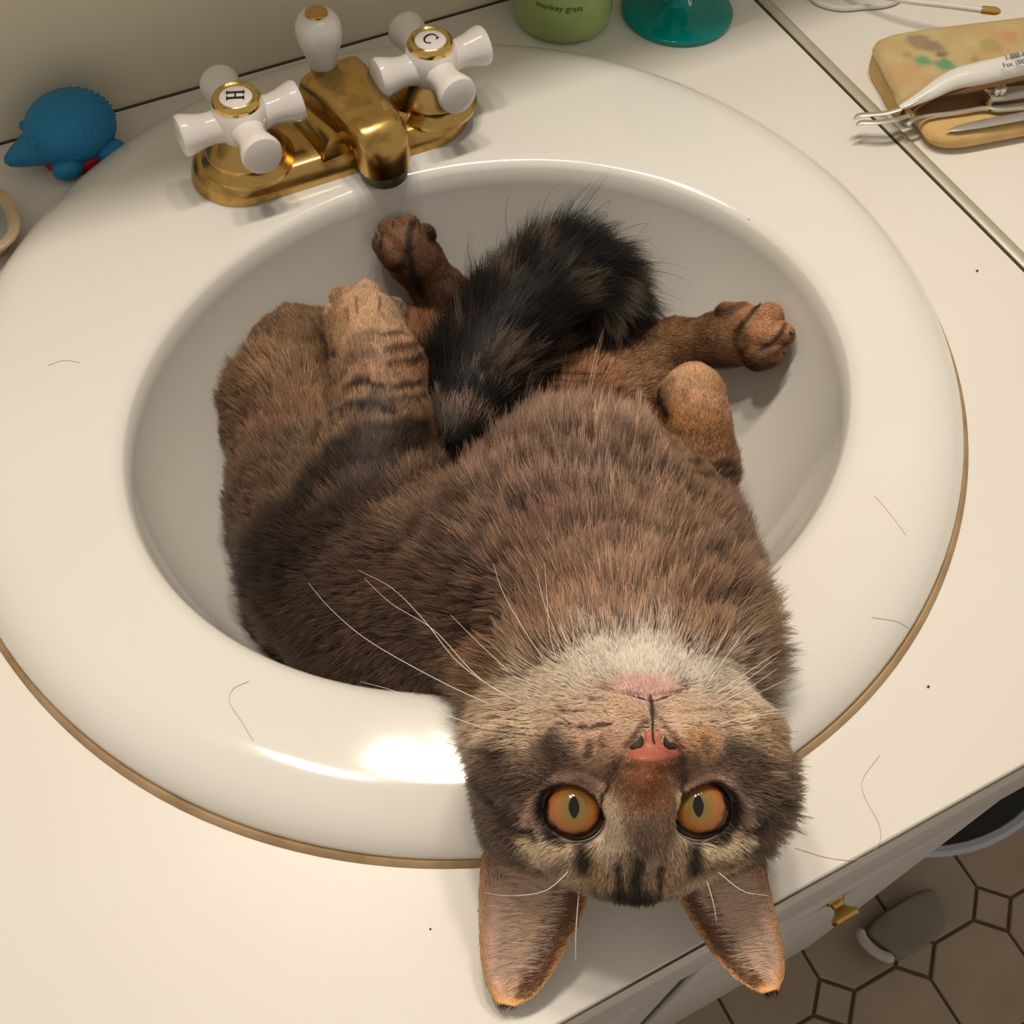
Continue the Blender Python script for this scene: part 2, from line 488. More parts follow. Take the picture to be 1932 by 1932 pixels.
def faucet():
    FX = 0.2
    r = thing('faucet', (FX, 15.3, 1.2), 'brass faucet with white porcelain cross handles on the back of the sink', 'faucet')
    zb = 1.4
    # base plate: a stadium with a rounded, stepped rim
    def stadium(L, W, z, n=20):
        out = []
        for sgn, a0 in ((1, -math.pi / 2), (-1, math.pi / 2)):
            for k in range(n + 1):
                t = a0 + math.pi * k / n
                out.append((FX - .5 + sgn * (L - W) + W * math.cos(t), 15.75 + W * math.sin(t), z))
        return out
    secs = [stadium(7.75, 2.62, zb - .25), stadium(7.8, 2.68, zb + .1), stadium(7.7, 2.58, zb + .55), stadium(7.55, 2.42, zb + .95),
            stadium(7.3, 2.18, zb + 1.2), stadium(7.15, 2.02, zb + 1.3), stadium(6.1, 1.0, zb + 1.36)]
    MB().add(*loft(secs)).build('base_plate', M['brass'], r)
    secs = [stadium(7.9, 2.78, zb - .3), stadium(7.9, 2.78, zb + .02), stadium(7.7, 2.6, zb + .03)]
    MB().add(*loft(secs)).build('base_gasket', M['gap_and_shade'], r)
    # spout: loft of rounded sections from the back, over the sloping top, down to the nozzle
    def rsec(c, ux, uz, w, h, n=28, p=5.0):
        out = []
        for k in range(n):
            t = 2 * math.pi * k / n
            cx, sz = math.cos(t), math.sin(t)
            x = math.copysign(abs(cx) ** (2 / p), cx) * w; z = math.copysign(abs(sz) ** (2 / p), sz) * h
            out.append(np.array(c) + np.array(ux) * x + np.array(uz) * z)
        return out
    a = math.radians(8); dx = np.array([math.cos(a), math.sin(a), 0]); dy = np.array([math.sin(a), -math.cos(a), 0])
    base = np.array([FX + .45, 16.6, 0])
    path = [  # along (forward), z centre, half width, half height
        (-.9, 3.3, 1.75, 1.2), (-.7, 3.4, 1.9, 1.75), (0.2, 3.55, 1.85, 1.75), (1.4, 3.75, 1.68, 1.4), (2.4, 3.9, 1.55, 1.1), (3.1, 3.95, 1.48, .97), (3.6, 3.95, 1.46, .9)]
    secs = []
    for f_, z, w, h in path:
        secs.append(rsec(base + dy * f_ + np.array([0, 0, z]), dx, (0, 0, 1), w, h))
    # curl down
    c0 = base + dy * 3.6 + np.array([0, 0, 3.05])
    for k in range(1, 7):
        t = math.radians(15 * k)
        R = .95
        ctr = c0 + dy * R * math.sin(t) * .8 + np.array([0, 0, R * math.cos(t)])
        uz = dy * math.sin(t) + np.array([0, 0, 1]) * math.cos(t)
        secs.append(rsec(ctr, dx, uz, 1.42, .92 + .3 * (k / 6), p=5 - 2.6 * k / 6))
    ce = c0 + dy * .76
    secs.append(rsec(ce + np.array([0, 0, -.75]), dx, dy, 1.38, 1.3, p=2.2))
    MB().add(*loft(secs)).build('spout', M['brass'], r)
    # flared foot of the spout on the base plate
    sec = []
    for z, w, d in ((zb + 1.2, 2.75, 1.95), (zb + 1.9, 2.45, 1.8), (3.6, 1.9, 1.5)):
        sec.append([base + dx * sx * w + dy * (sy * d + 1.0) + np.array([0, 0, z]) for sx, sy in ((-1, -1), (1, -1), (1, 1), (-1, 1))])
    MB().add(*loft(sec)).build('spout_foot', M['brass'], r)
    v, f = lathe([(0, 0), (1.16, 0), (1.22, .1), (1.22, .75), (1.1, .8), (1.05, .05 + .8)], ce + np.array([0, 0, -1.5]), 28)
    MB().add(v, f).build('aerator', M['brass_dull'], r)
    for k in range(12):
        pass
    # lift rod with porcelain knob
    rc = np.array([FX + .05, 17.35, 0])
    v, f = lathe([(0, 1.9), (.42, 1.9), (.42, 4.1), (.62, 4.2), (.66, 4.5), (.5, 4.65), (.55, 4.8), (.7, 4.95), (.7, 5.1), (0, 5.1)], rc, 20)
    rod = MB().add(v, f).build('lift_rod', M['brass'], r)
    v, f = lathe([(0, 5.05), (.66, 5.05), (.74, 5.4), (.92, 6.0), (1.12, 6.6), (1.2, 7.1), (1.14, 7.6), (.92, 7.95), (.6, 8.1), (0, 8.12)], rc, 28)
    tag(MB().add(v, f).build('lift_knob', M['ceramic'], rod), 'white porcelain lift knob')
    v, f = lathe([(0, 8.05), (.58, 8.07), (.56, 8.2), (.4, 8.28), (0, 8.3)], rc, 24)
    MB().add(v, f).build('lift_knob_cap', M['brass'], rod)
    # two cross handles
    for sx, ch, rot, up in ((-5.2, 'H', 1, 70), (5.3, 'C', 2, -60)):
        c = np.array([FX + sx - .05, 15.2, 0])
        v, f = lathe([(2.35, zb + 1.15), (2.4, zb + 1.4), (2.1, zb + 1.7), (2.0, zb + 1.95), (2.02, zb + 2.05), (1.6, zb + 2.6), (1.15, zb + 3.0), (.9, 4.6), (0, 4.6)], c, 36)
        h = MB().add(v, f).build('handle_bell', M['brass'], r)
        hd = MB()
        v, f = lathe([(0, 4.0), (.95, 4.0), (1.25, 4.4), (1.38, 4.9), (1.4, 5.4), (1.34, 5.9), (1.2, 6.15), (0, 6.15)], c, 32); hd.add(v, f)
        for k in range(4):
            t = math.radians(rot + 90 * k)
            d = np.array([math.cos(t), math.sin(t), .04])
            pts = [c + np.array([0, 0, 5.05]) + d * s for s in (.5, 1.1, 1.6, 2.1, 2.6, 2.95, 3.15, 3.24, 3.26)]
            v, f = tube(pts, [1.05, .86, .78, .84, .98, 1.06, .98, .7, .3], 20); hd.add(v, f)
        cross = hd.build('cross_handle', M['ceramic'], r)
        tag(cross, 'white porcelain cross handle')
        v, f = lathe([(1.0, 6.0), (1.2, 6.05), (1.22, 6.3), (1.1, 6.5), (.98, 6.56), (.86, 6.5), (.84, 6.42)], c, 36)
        MB().add(v, f).build('cap_ring', M['brass_bright'], cross)
        v, f = lathe([(.86, 6.38), (.8, 6.46), (.4, 6.52), (0, 6.54)], c, 32)
        MB().add(v, f).build('index_disc', M['ceramic'], cross)
        lt = MB(); u = math.radians(up)
        for poly in letter_polys(ch):
            lo = [(c[0] + .82 * (x * math.cos(u) - y * math.sin(u)), c[1] + .82 * (x * math.sin(u) + y * math.cos(u)), 6.5) for x, y in poly]
            hi = [(x, y, 6.555) for x, y, z in lo]
            lt.add(*loft([lo, hi]))
        tag(lt.build('letter', M['ink'], cross, smooth=False), 'black letter ' + ch)
faucet()

# ------------------------------------------------------------------ things along the back of the counter
def text_mesh(txt, size, place):
    """flat lettering as a thin mesh; place maps (x, y, depth) of the text plane to cm"""
    cu = bpy.data.curves.new('lettering', 'FONT'); cu.body = txt; cu.size = size; cu.extrude = 0.006; cu.align_x = 'LEFT'
    ob = bpy.data.objects.new('lettering', cu); COL.objects.link(ob)
    dg = bpy.context.evaluated_depsgraph_get(); dg.update()
    me = bpy.data.meshes.new_from_object(ob.evaluated_get(dg))
    v = [place(*q.co) for q in me.vertices]; f = [tuple(p.vertices) for p in me.polygons]
    bpy.data.objects.remove(ob); bpy.data.curves.remove(cu); bpy.data.meshes.remove(me)
    return v, f

M['toy'] = mat('blue_rubber', (0.01, 0.21, 0.43), 0.5, bump=(260, .5), noise=(300, (0.03, 0.28, 0.46), .62, .8))
M['toy_red'] = mat('red_rubber', (0.45, 0.012, 0.02), 0.5)
def toy():
    r = thing('bath_toy', (-13.2, 22.0, 0), 'small blue rubber animal bath toy with pointed snout and red base', 'toy')
    c = np.array([-12.75, 22.45, 0])
    d = P(8, 308, 1.2) - c; d[2] = 0; d /= np.linalg.norm(d)     # heading of the snout
    s = np.array([-d[1], d[0], 0]); z = np.array([0, 0, 1.0])
    F = np.stack([d, s, z], 1)
    o = [(c + d * (2.0 * math.cos(t) - .1) + s * 1.75 * math.sin(t))[:2] for t in np.linspace(0, 2 * math.pi, 40, endpoint=False)]
    MB().add(*slab(o, 0, .8, .15)).build('base', M['toy_red'], r)
    mb = MB()
    v, f = ellipsoid(c + z * 1.85 - d * .1, (2.45, 2.0, 1.95), F, 36, 22)
    v = [np.array(p) if p[2] > .75 else np.array([p[0], p[1], .7 + (p[2] - .75) * .2]) for p in v]
    mb.add(v, f); body = mb.build('body', M['toy'], r)
    mb = MB()
    for i, th in enumerate(np.linspace(.25, 1.45, 9)):
        m = max(1, int(30 * math.sin(th)))
        for k in range(m):
            ph = 2 * math.pi * (k + .5 * (i % 2)) / m
            n = np.array([math.sin(th) * math.cos(ph), math.sin(th) * math.sin(ph), math.cos(th)])
            if n[0] > .7: continue
            q = c + z * 1.85 - d * .1 + F @ (n * np.array([2.43, 1.98, 1.93]))
            mb.add(*tube([q - F @ n * .06 - d * .02, q + F @ n * .02 - d * .12], [.07, .03], 5))
    mb.build('spines', M['toy'], body)
    sd = P(8, 308, 1.15) - (c + z * 1.5 + d * 1.2); L = np.linalg.norm(sd); sd /= L
    v, f = lathe([(1.3, -.7), (1.22, 0), (.95, L * .35), (.55, L * .75), (.3, L * .93), (0, L)], c + z * 1.5 + d * 1.2, 24, sd)
    MB().add(v, f).build('snout', M['toy'], r)
    for sx, sy in ((1.05, 1.55), (-1.45, 1.5), (1.05, -1.55), (-1.45, -1.5)):
        MB().add(*ellipsoid(c + d * sx + s * sy + z * .72, (.85, .62, .62), F, 18, 10)).build('foot', M['toy'], r)
    for sy in (.55, -.55):
        MB().add(*ellipsoid(c + d * 2.0 + s * sy * 1.4 + z * 2.3, (.28, .25, .3), None, 12, 8)).build('ear', M['toy'], r)
toy()

def tray():
    M['tray'] = mat('cream_plastic', (0.62, 0.47, 0.30), 0.4)
    M['tray_in'] = mat('blue_grey_plastic', (0.30, 0.33, 0.33), 0.35)
    r = thing('soap_dish', (-20.4, 19.0, 0), 'cream rimmed dish with blue grey inside, partly seen by the toy', 'dish')
    c = np.array([-19.75, 18.3])
    def ring(k, z): 
        return [(c[0] + 3.0 * k * math.copysign(abs(math.cos(t)) ** .75, math.cos(t)), c[1] + 2.75 * k * math.copysign(abs(math.sin(t)) ** .75, math.sin(t)), z) for t in np.linspace(0, 2 * math.pi, 48, endpoint=False)]
    MB().add(*loft([ring(.6, 0), ring(.7, .0), ring(.92, .9), ring(1.0, 1.15), ring(1.0, 1.3), ring(.96, 1.38), ring(.86, 1.36), ring(.82, 1.2), ring(.6, .9)])).build('rim', M['tray'], r)
    MB().add(*loft([ring(.3, 1.1), ring(.84, 1.1), ring(.84, 1.16), ring(.3, 1.14)])).build('inside', M['tray_in'], r)
tray()

def bottle():
    M['bottle'] = mat('green_soap', (0.52, 0.66, 0.25), 0.08, trans=0.3, ior=1.33)
    M['bottle_ink'] = mat('dark_green_print', (0.03, 0.07, 0.015), 0.6)
    c = np.array([17.35, 22.15, 0])
    r = thing('soap_bottle', c, 'translucent green liquid soap bottle with dark printed words behind the sink', 'bottle')
    R = 3.05
    v, f = lathe([(0, .25), (1.6, .2), (2.2, .02), (2.6, .02), (R - .08, .35), (R, .9), (R, 12), (R - .3, 13.2), (1.4, 14.2), (1.2, 15), (0, 15)], c, 56)
    MB().add(v, f).build('body', M['bottle'], r)
    v, f = lathe([(1.3, 15), (1.5, 15.05), (1.5, 16.6), (.5, 16.8), (.45, 18.5), (0, 18.5)], c, 28)
    MB().add(v, f).build('pump', M['ceramic'], r)
    # lettering wrapped on the front
    a0 = math.atan2(-.80, -.62)
    def wrap(x, y, d):
        t = a0 + (x - 1.27) / R
        return (c[0] + (R + .012 + d) * math.cos(t), c[1] + (R + .012 + d) * math.sin(t), 2.45 + y)
    v, f = text_mesh('monkey grass', .52, wrap)
    tag(MB().add(v, f).build('lettering', M['bottle_ink'], r, smooth=False), 'dark printed words')
bottle()

def goblet():
    M['teal'] = mat('teal_glass', (0.0, 0.40, 0.36), 0.06, trans=0.35, ior=1.4)
    c = np.array([24.05, 19.5, 0])
    r = thing('teal_goblet', c, 'teal glass goblet foot standing between soap bottle and seam strip', 'goblet')
    v, f = lathe([(0, .12), (2.6, .05), (3.3, .0), (3.45, .12), (3.46, .34), (3.35, .42), (2.4, .55), (1.3, .75), (.95, .95)], c, 64)
    MB().add(v, f).build('foot', M['teal'], r)
    v, f = lathe([(.95, .9), (.75, 1.2), (.66, 2.0), (.62, 4.2), (.75, 4.8), (1.0, 5.1)], c, 32)
    MB().add(v, f).build('stem', M['teal'], r)
    v, f = lathe([(0, 5.0), (1.0, 5.05), (2.4, 6.2), (3.3, 8.2), (3.5, 10.5), (3.35, 12), (3.22, 12), (3.36, 10.5), (3.15, 8.3), (2.3, 6.4), (0, 5.4)], c, 48)
    MB().add(v, f).build('bowl', M['teal'], r)
goblet()

def pouch():
    M['floral'] = mat('floral_cloth', (0.60, 0.40, 0.15), 0.9, bump=(500, .25))
    nt = M['floral'].node_tree; b = nt.nodes['Principled BSDF']
    tc = nt.nodes.new('ShaderNodeTexCoord')
    base = nt.nodes.new('ShaderNodeTexNoise'); base.inputs['Scale'].default_value = 55; base.inputs['Detail'].default_value = 2
    rp = nt.nodes.new('ShaderNodeValToRGB')
    els = rp.color_ramp.elements
    els[0].position = .3; els[0].color = (0.55, 0.34, 0.16, 1)
    els[1].position = .7; els[1].color = (0.55, 0.46, 0.22, 1)
    e = els.new(.5); e.color = (0.52, 0.39, 0.19, 1)
    nt.links.new(tc.outputs['Object'], base.inputs['Vector']); nt.links.new(base.outputs['Fac'], rp.inputs['Fac'])
    last = rp.outputs['Color']
    org = np.array([38.0, 7.5, 0])
    def blob(pt, rad, col, last):
        p = (np.array(pt) - org) * .01
        vm = nt.nodes.new('ShaderNodeVectorMath'); vm.operation = 'DISTANCE'; vm.inputs[1].default_value = (p[0], p[1], p[2])
        n2 = nt.nodes.new('ShaderNodeTexNoise'); n2.inputs['Scale'].default_value = 180
        ad = nt.nodes.new('ShaderNodeMath'); ad.operation = 'MULTIPLY_ADD'; ad.inputs[1].default_value = .006; 
        nt.links.new(tc.outputs['Object'], vm.inputs[0]); nt.links.new(tc.outputs['Object'], n2.inputs['Vector'])
        nt.links.new(n2.outputs['Fac'], ad.inputs[0]); nt.links.new(vm.outputs['Value'], ad.inputs[2])
        mr = nt.nodes.new('ShaderNodeMapRange'); mr.inputs['From Min'].default_value = rad * .01 + .0052; mr.inputs['From Max'].default_value = rad * .01 + .0012
        nt.links.new(ad.outputs['Value'], mr.inputs['Value'])
        mx = nt.nodes.new('ShaderNodeMix'); mx.data_type = 'RGBA'; mx.inputs['B'].default_value = (*col, 1) if False else (0, 0, 0, 1)
        mx.inputs[7].default_value = (*col, 1)
        nt.links.new(mr.outputs['Result'], mx.inputs[0]); nt.links.new(last, mx.inputs[6])
        return mx.outputs[2]
    for px, py, rad, col in ((1735, 78, .55, (.33, .24, .15)), (1762, 88, .42, (.30, .22, .14)), (1775, 103, .25, (.25, .18, .09)), (1742, 115, .33, (.16, .32, .16)),
                             (1784, 122, .42, (.14, .31, .15)), (1712, 102, .18, (.35, .32, .12)), (1870, 88, .5, (.42, .32, .12)), (1905, 70, .4, (.55, .30, .14)), (1838, 112, .22, (.38, .28, .12))):
        last = blob(P(px, py, 2.38), rad * 1.25, col, last)
    nt.links.new(last, b.inputs['Base Color'])
    M['lining'] = mat('brown_lining', (0.17, 0.085, 0.035), 0.85)
    M['tan'] = mat('tan_cloth', (0.62, 0.40, 0.15), 0.9, bump=(420, .35), noise=(70, (0.68, 0.46, 0.2), .4, .65))
    r = thing('floral_pouch', org, 'yellow floral cloth pouch lying open with tan lining, right of the seam strip', 'pouch')
    def q(l, z): return [tuple(P(x, y, z)[:2]) for x, y in l]
    low = smooth_poly(q([(1706, 200), (1728, 240), (1752, 270), (1800, 279), (1880, 266), (1960, 250), (2060, 225), (2060, 150), (1950, 130), (1800, 160)], .5), 72)
    MB().add(*pad(low, .3, 1.3, .2)).build('lower_flap', M['tan'], r)
    inn = smooth_poly(q([(1690, 170), (1722, 214), (1745, 226), (1830, 215), (1940, 195), (2060, 175), (2060, 80), (1900, 110), (1760, 140)], 1.0), 64)
    MB().add(*pad(inn, .9, 1.45, .1)).build('lining', M['lining'], r)
    up = smooth_poly(q([(1650, 84), (1720, 66), (1820, 53), (1930, 40), (2060, 25), (2070, 90), (1960, 120), (1850, 150), (1760, 180), (1702, 196), (1684, 165), (1664, 125)], 1.8), 90)
    MB().add(*pad(up, 1.2, 2.3, .25)).build('floral_flap', M['floral'], r)
    ed = smooth_poly(q([(1646, 100), (1660, 94), (1700, 155), (1706, 200), (1690, 192), (1668, 152), (1650, 122)], 1.0), 48)
    MB().add(*pad(ed, .1, 1.8, .2)).build('folded_edge', M['tan'], r)
pouch()

def grooming():
    M['white_plastic'] = mat('white_plastic', (0.72, 0.70, 0.64), 0.35)
    M['steel'] = mat('steel', (0.58, 0.54, 0.48), 0.42, metal=0.8)
    M['steel_b'] = mat('bright_steel', (0.75, 0.72, 0.68), 0.15, metal=1.0)
    M['navy'] = mat('navy_print', (0.02, 0.025, 0.07), 0.6)
    # white tweezers
    ctrl = [(1697, 204, 2.0), (1745, 180, 2.5), (1795, 152, 3.0), (1850, 138, 3.3), (1940, 118, 3.3), (2060, 90, 3.3)]
    r = thing('tweezers', P(1800, 170, 2.0), 'white plastic handled tweezers with steel tips resting across the pouch', 'tweezers')
    pts = np.array([P(*c) for c in curve_pts(ctrl, 26)])
    rad = np.interp(np.linspace(0, 1, 26), [0, .12, .3, .5, .6, 1], [.16, .3, .52, .66, .70, .72])
    MB().add(*tube(pts, rad, 18, .8)).build('handle', M['white_plastic'], r)
    grv = curve_pts([(1692, 208, 2.28), (1722, 195, 2.68), (1758, 174, 3.12)], 12)
    MB().add(*tube([P(*g) for g in grv], [.02, .04, .06, .07, .07, .07, .07, .06, .05, .04, .03, .01], 8)).build('groove', M['steel'], r)
    for t in ([(1700, 205, 2.0), (1672, 213, 1.75), (1640, 216, 1.6), (1622, 218, 1.5), (1611, 226, 1.45)], [(1716, 218, 1.7), (1680, 228, 1.6), (1650, 231, 1.5), (1626, 231, 1.4), (1615, 238, 1.35)]):
        c = curve_pts(t, 14); rr = np.interp(np.linspace(0, 1, 14), [0, .8, 1], [.17, .2, .03])
        MB().add(*tube([P(*g) for g in c], rr, 10, .35)).build('tip', M['steel'], r)
    # printed lines on the handle
    for txt, a, b, size in (('1-888-671', (1897, 114, 3.92), (1960, 100, 3.92), .42), ('Fax: (888', (1893, 129, 4.0), (1960, 114, 4.0), .42)):
        A = P(*a); B = P(*b); ex = B - A; ex /= np.linalg.norm(ex)
        ez = np.array([-.2, -.25, .95]); ey = np.cross(ez, ex); ey /= np.linalg.norm(ey); ez = np.cross(ex, ey)
        v, f = text_mesh(txt, size, lambda x, y, d: A + ex * x + ey * y + ez * (d + .05))
        MB().add(v, f).build('lettering', M['navy'], r, smooth=False)
    # nail clipper
    r = thing('nail_clipper', P(1890, 195, 1.3), 'shiny steel nail clipper lying on the brown pouch lining', 'clipper')
    A, B = P(1862, 190, 1.7), P(2040, 165, 1.8)
    ex = B - A; L = np.linalg.norm(ex); ex /= L; ey = np.cross((0, 0, 1), ex); ez = np.array([0, 0, 1.0])
    for off, w in ((0.0, .55), (.42, .5)):
        o = [(A + ex * (s * L) + ey * k)[:2] for s, k in ((0, -w * .9), (.15, -w), (1, -w * .7), (1, w * .7), (.15, w), (0, w * .9))]
        MB().add(*slab(o, 1.5 + off, 1.65 + off, .03)).build('lever', M['steel'], r)
    for s in (.06, .12):
        v, f = lathe([(0, 0), (.2, 0), (.24, .25), (.2, .42), (0, .48)], A + ex * (s * L) + ez * .38, 16)
        MB().add(v, f).build('rivet', M['steel_b'], r)
    MB().add(*box(A + np.array([-.12, -.42, -.15]), A + np.array([.08, .42, .5]), .05)).build('jaw', M['steel_b'], r)
    # nail scissors blades / file
    r = thing('nail_file', P(1860, 225, 1.0), 'flat grey steel nail file lying on the tan lower flap', 'file')
    c = curve_pts([(1786, 248, 1.42), (1810, 242, 1.5), (1850, 234, 1.55), (1930, 219, 1.6), (2040, 195, 1.7)], 18)
    rr = np.interp(np.linspace(0, 1, 18), [0, .2, .5, 1], [.02, .22, .33, .36])
    MB().add(*tube([P(*g) for g in c], rr, 12, .25)).build('blade', M['steel'], r)
    r = thing('cuticle_pusher', P(1800, 210, 1.3), 'long thin steel manicure rod between the tweezers and nail file', 'rod')
    c = curve_pts([(1712, 236, 1.35), (1722, 226, 1.5), (1750, 218, 1.6), (1810, 211, 1.65), (1860, 203, 1.7), (1900, 206, 1.7), (2040, 190, 1.75)], 24)
    rr = np.interp(np.linspace(0, 1, 24), [0, .08, .2, .5, 1], [.2, .18, .12, .12, .2])
    MB().add(*tube([P(*g) for g in c], rr, 10, .5)).build('shaft', M['steel'], r)
    # white wand with a brass tip
    r = thing('white_wand', P(1700, 10, 1.5), 'slim white plastic wand with a brass tip above the pouch', 'wand')
    c = curve_pts([(1560, -60, .4), (1600, -22, .9), (1700, 0, 1.6), (1780, 10, 1.9), (1852, 19, 2.1)], 24)
    MB().add(*tube([P(*g) for g in c], .17, 12)).build('shaft', M['white_plastic'], r)
    c = [(1851, 18.8, 2.1), (1856, 19, 2.1), (1878, 21, 2.15), (1886, 22.5, 2.15), (1889, 23, 2.15)]
    MB().add(*tube([P(*g) for g in c], [.22, .25, .25, .15, .02], 14)).build('tip', M['brass_bright'], r)
    r2 = thing('cable', P(1560, 10, .2), 'white cable curving on the counter beside the seam strip', 'cable')
    c = curve_pts([(1510, -40, .2), (1532, -4, .2), (1556, 10, .2), (1590, 16, .2), (1630, 13, .2), (1672, 9, .2), (1700, -5, .2), (1720, -40, .2)], 40)
    MB().add(*tube([P(*g) for g in c], .17, 10)).build('cable_sheath', M['white_plastic'], r2)
grooming()

def floor_things():
    M['bin'] = mat('pale_blue_plastic', (0.42, 0.44, 0.50), 0.4)
    M['bin_in'] = mat('black_bin_liner', (0.008, 0.008, 0.008), 0.35)
    c = np.array([39.6, -15.3])
    r = thing('waste_bin', (*c, FLOOR), 'pale rimmed waste bin with black liner on the tiled floor beside the cabinet', 'bin')
    rim = -56.0
    def ell(k, z, n=48): return [(c[0] + 14.5 * k * math.cos(t), c[1] + 12.6 * k * math.sin(t), z) for t in np.linspace(0, 2 * math.pi, n, endpoint=False)]
    MB().add(*loft([ell(.1, FLOOR + .42), ell(.72, FLOOR + .42), ell(.95, rim - 1.2), ell(1.0, rim - 1), ell(1.02, rim - .3), ell(.99, rim), ell(.95, rim - .1), ell(.93, rim - .8)], cap=True)).build('bucket', M['bin'], r)
    MB().add(*loft([ell(.94, rim - .4), ell(.92, rim - 1.2), ell(.75, FLOOR + 3), ell(.1, FLOOR + 2.5)])).build('liner', M['bin_in'], r)
    M['block'] = mat('grey_brown_plastic', (0.20, 0.165, 0.125), 0.55)
    M['block_edge'] = mat('pale_plastic_edge', (0.48, 0.42, 0.37), 0.45)
    r = thing('floor_block', (35, -28, FLOOR + .42), 'low grey block with pale rounded end on the floor under the cabinet', 'block')
    def q(l, z): return [tuple(P(x, y, z)[:2]) for x, y in l]
    zt = FLOOR + 3.2
    o = smooth_poly(q([(1640, 1750), (1668, 1788), (1700, 1806), (1740, 1788), (1780, 1756), (1782, 1715), (1758, 1676), (1700, 1700)], zt), 60)
    MB().add(*slab(o, FLOOR + .42, zt, .35)).build('top', M['block'], r)
    e = np.array([P(*g, zt - .2) for g in curve_pts([(1620, 1752), (1630, 1775), (1655, 1798), (1686, 1811)], 14)])
    MB().add(*tube(e, [.3] + [.55] * 12 + [.3], 12)).build('pale_edge', M['block_edge'], r)
floor_things()

def strays():
    M['stray'] = mat('stray_hair', (0.46, 0.36, 0.26), 0.6)
    M['crumb'] = mat('dark_crumb', (0.05, 0.04, 0.03), 0.8)
    hairs = [([(1500, 1600), (1560, 1618), (1615, 1622), (1655, 1600), (1660, 1560), (1632, 1505), (1628, 1470), (1660, 1425)], 'long curved stray cat hair on the counter right of the cat'),
             ([(470, 1285), (440, 1300), (433, 1325), (455, 1360), (478, 1398)], 'short curled stray hair on the front of the sink rim'),
             ([(1650, 935), (1680, 970), (1710, 1010)], 'straight stray hair on the right of the sink rim'),
             ([(1645, 1165), (1690, 1172), (1715, 1185)], 'fine stray hair on the outer right sink rim'),
             ([(90, 690), (120, 680), (150, 684)], 'faint stray hair on the left sink deck')]
    for pl, lab in hairs:
        c = curve_pts(pl, 30); pts = []
        for x, y in c:
            p = P(x, y, 0)
            for _ in range(6):
                z = float(sink_h(p[0], p[1])) if np.hypot(p[0] / RO[0], p[1] / RO[1]) < 1 else 0.0
                p = P(x, y, z + .025)
            pts.append(p)
        pts = np.array(pts)
        o = MB().add(*tube(pts, .009, 5)).build('stray_hair', M['stray'], origin=pts[0])
        tag(o, lab, 'hair', 'stray hairs on the sink and counter')
    for x, y, s, lab in ((1751, 1296, .07, 'tiny dark crumb on the counter right of the sink'), (1413, 415, .06, 'tiny dark crumb on the back edge of the sink bowl'),
                         (1843, 512, .08, 'tiny dark crumb on the counter near the seam strip'), (812, 1753, .045, 'tiny dark crumb on the counter left of the ear')):
        p = P(x, y, 0)
        for _ in range(6):
            z = float(sink_h(p[0], p[1])) if np.hypot(p[0] / RO[0], p[1] / RO[1]) < 1 else 0.0
            p = P(x, y, z)
        o = MB().add(*ellipsoid(p + np.array([0, 0, s * .6]), (s, s * .7, s * .6), None, 10, 6)).build('crumb', M['crumb'])
        tag(o, lab, 'crumb', 'crumbs on the sink and counter')
strays()

# ------------------------------------------------------------------ the cat
# head frame: x to the picture's right, y towards the crown, z out of the face (towards the viewer above)
HO = np.array([-5.46, -24.45, 7.45])
_v = CAM_C - HO; _v /= np.linalg.norm(_v)
HX = np.array([0.886, -0.462, 0.03]); HX -= _v * (HX @ _v); HX /= np.linalg.norm(HX)
_y = np.cross(HX, _v); _y /= np.linalg.norm(_y)
if _y[1] > 0: _y = -_y
_t = math.radians(13)
HZ = _v * math.cos(_t) + _y * math.sin(_t)
HY = _y * math.cos(_t) - _v * math.sin(_t)
_w = math.radians(5)
HX, HZ = HX * math.cos(_w) - HZ * math.sin(_w), HZ * math.cos(_w) + HX * math.sin(_w)
HF = np.stack([HX, HY, HZ], 1)
def H(x, y, z): return HO + HF @ np.array([x, y, z], float)

PR = []      # primitives: (kind, params, k)
def cone(a, b, ra, rb, k=0.8): PR.append(('c', np.asarray(a, float), np.asarray(b, float), ra, rb, k))
def chain(pts, rad, k=0.8):
    for (a, b, ra, rb) in zip(pts[:-1], pts[1:], rad[:-1], rad[1:]): cone(a, b, ra, rb, k)
def ell(c, r, F=None, k=0.8): PR.append(('e', np.asarray(c, float), np.asarray(r, float), np.eye(3) if F is None else F, None, k))
def hell(c, r, k=0.5, rot=0.0):
    F = HF
    if rot:
        a = math.radians(rot)
        F = HF @ np.array([[math.cos(a), -math.sin(a), 0], [math.sin(a), math.cos(a), 0], [0, 0, 1]])
    ell(H(*c), r, F, k)

# torso, flank and hips
chain([P(1175, 1190, 2.2), P(1125, 1060, 0.3), P(1085, 1015, -1.4), P(1040, 995, -3.2)], [4.9, 5.6, 4.7, 4.0], 1.5)
chain([P(1045, 975, -5.8), P(1000, 820, -8.9)], [3.8, 2.7], 1.2)
chain([P(820, 1180, -2.6), P(700, 1080, -4.6), P(640, 960, -6.0), P(600, 850, -6.6)], [5.0, 5.2, 4.6, 4.0], 1.6)
cone(P(960, 1150, 0.0), P(760, 1240, -3.6), 5.0, 3.8, 1.5)
cone(P(1280, 1060, -.8), P(1290, 990, -2.0), 3.0, 2.3, 1.2)
# neck and ruff
chain([P(1165, 1235, 3.0), H(0, -1.6, -3.6)], [4.7, 4.0], 1.4)
cone(P(1025, 1285, 2.8), P(1310, 1215, 2.6), 2.1, 2.0, 1.2)
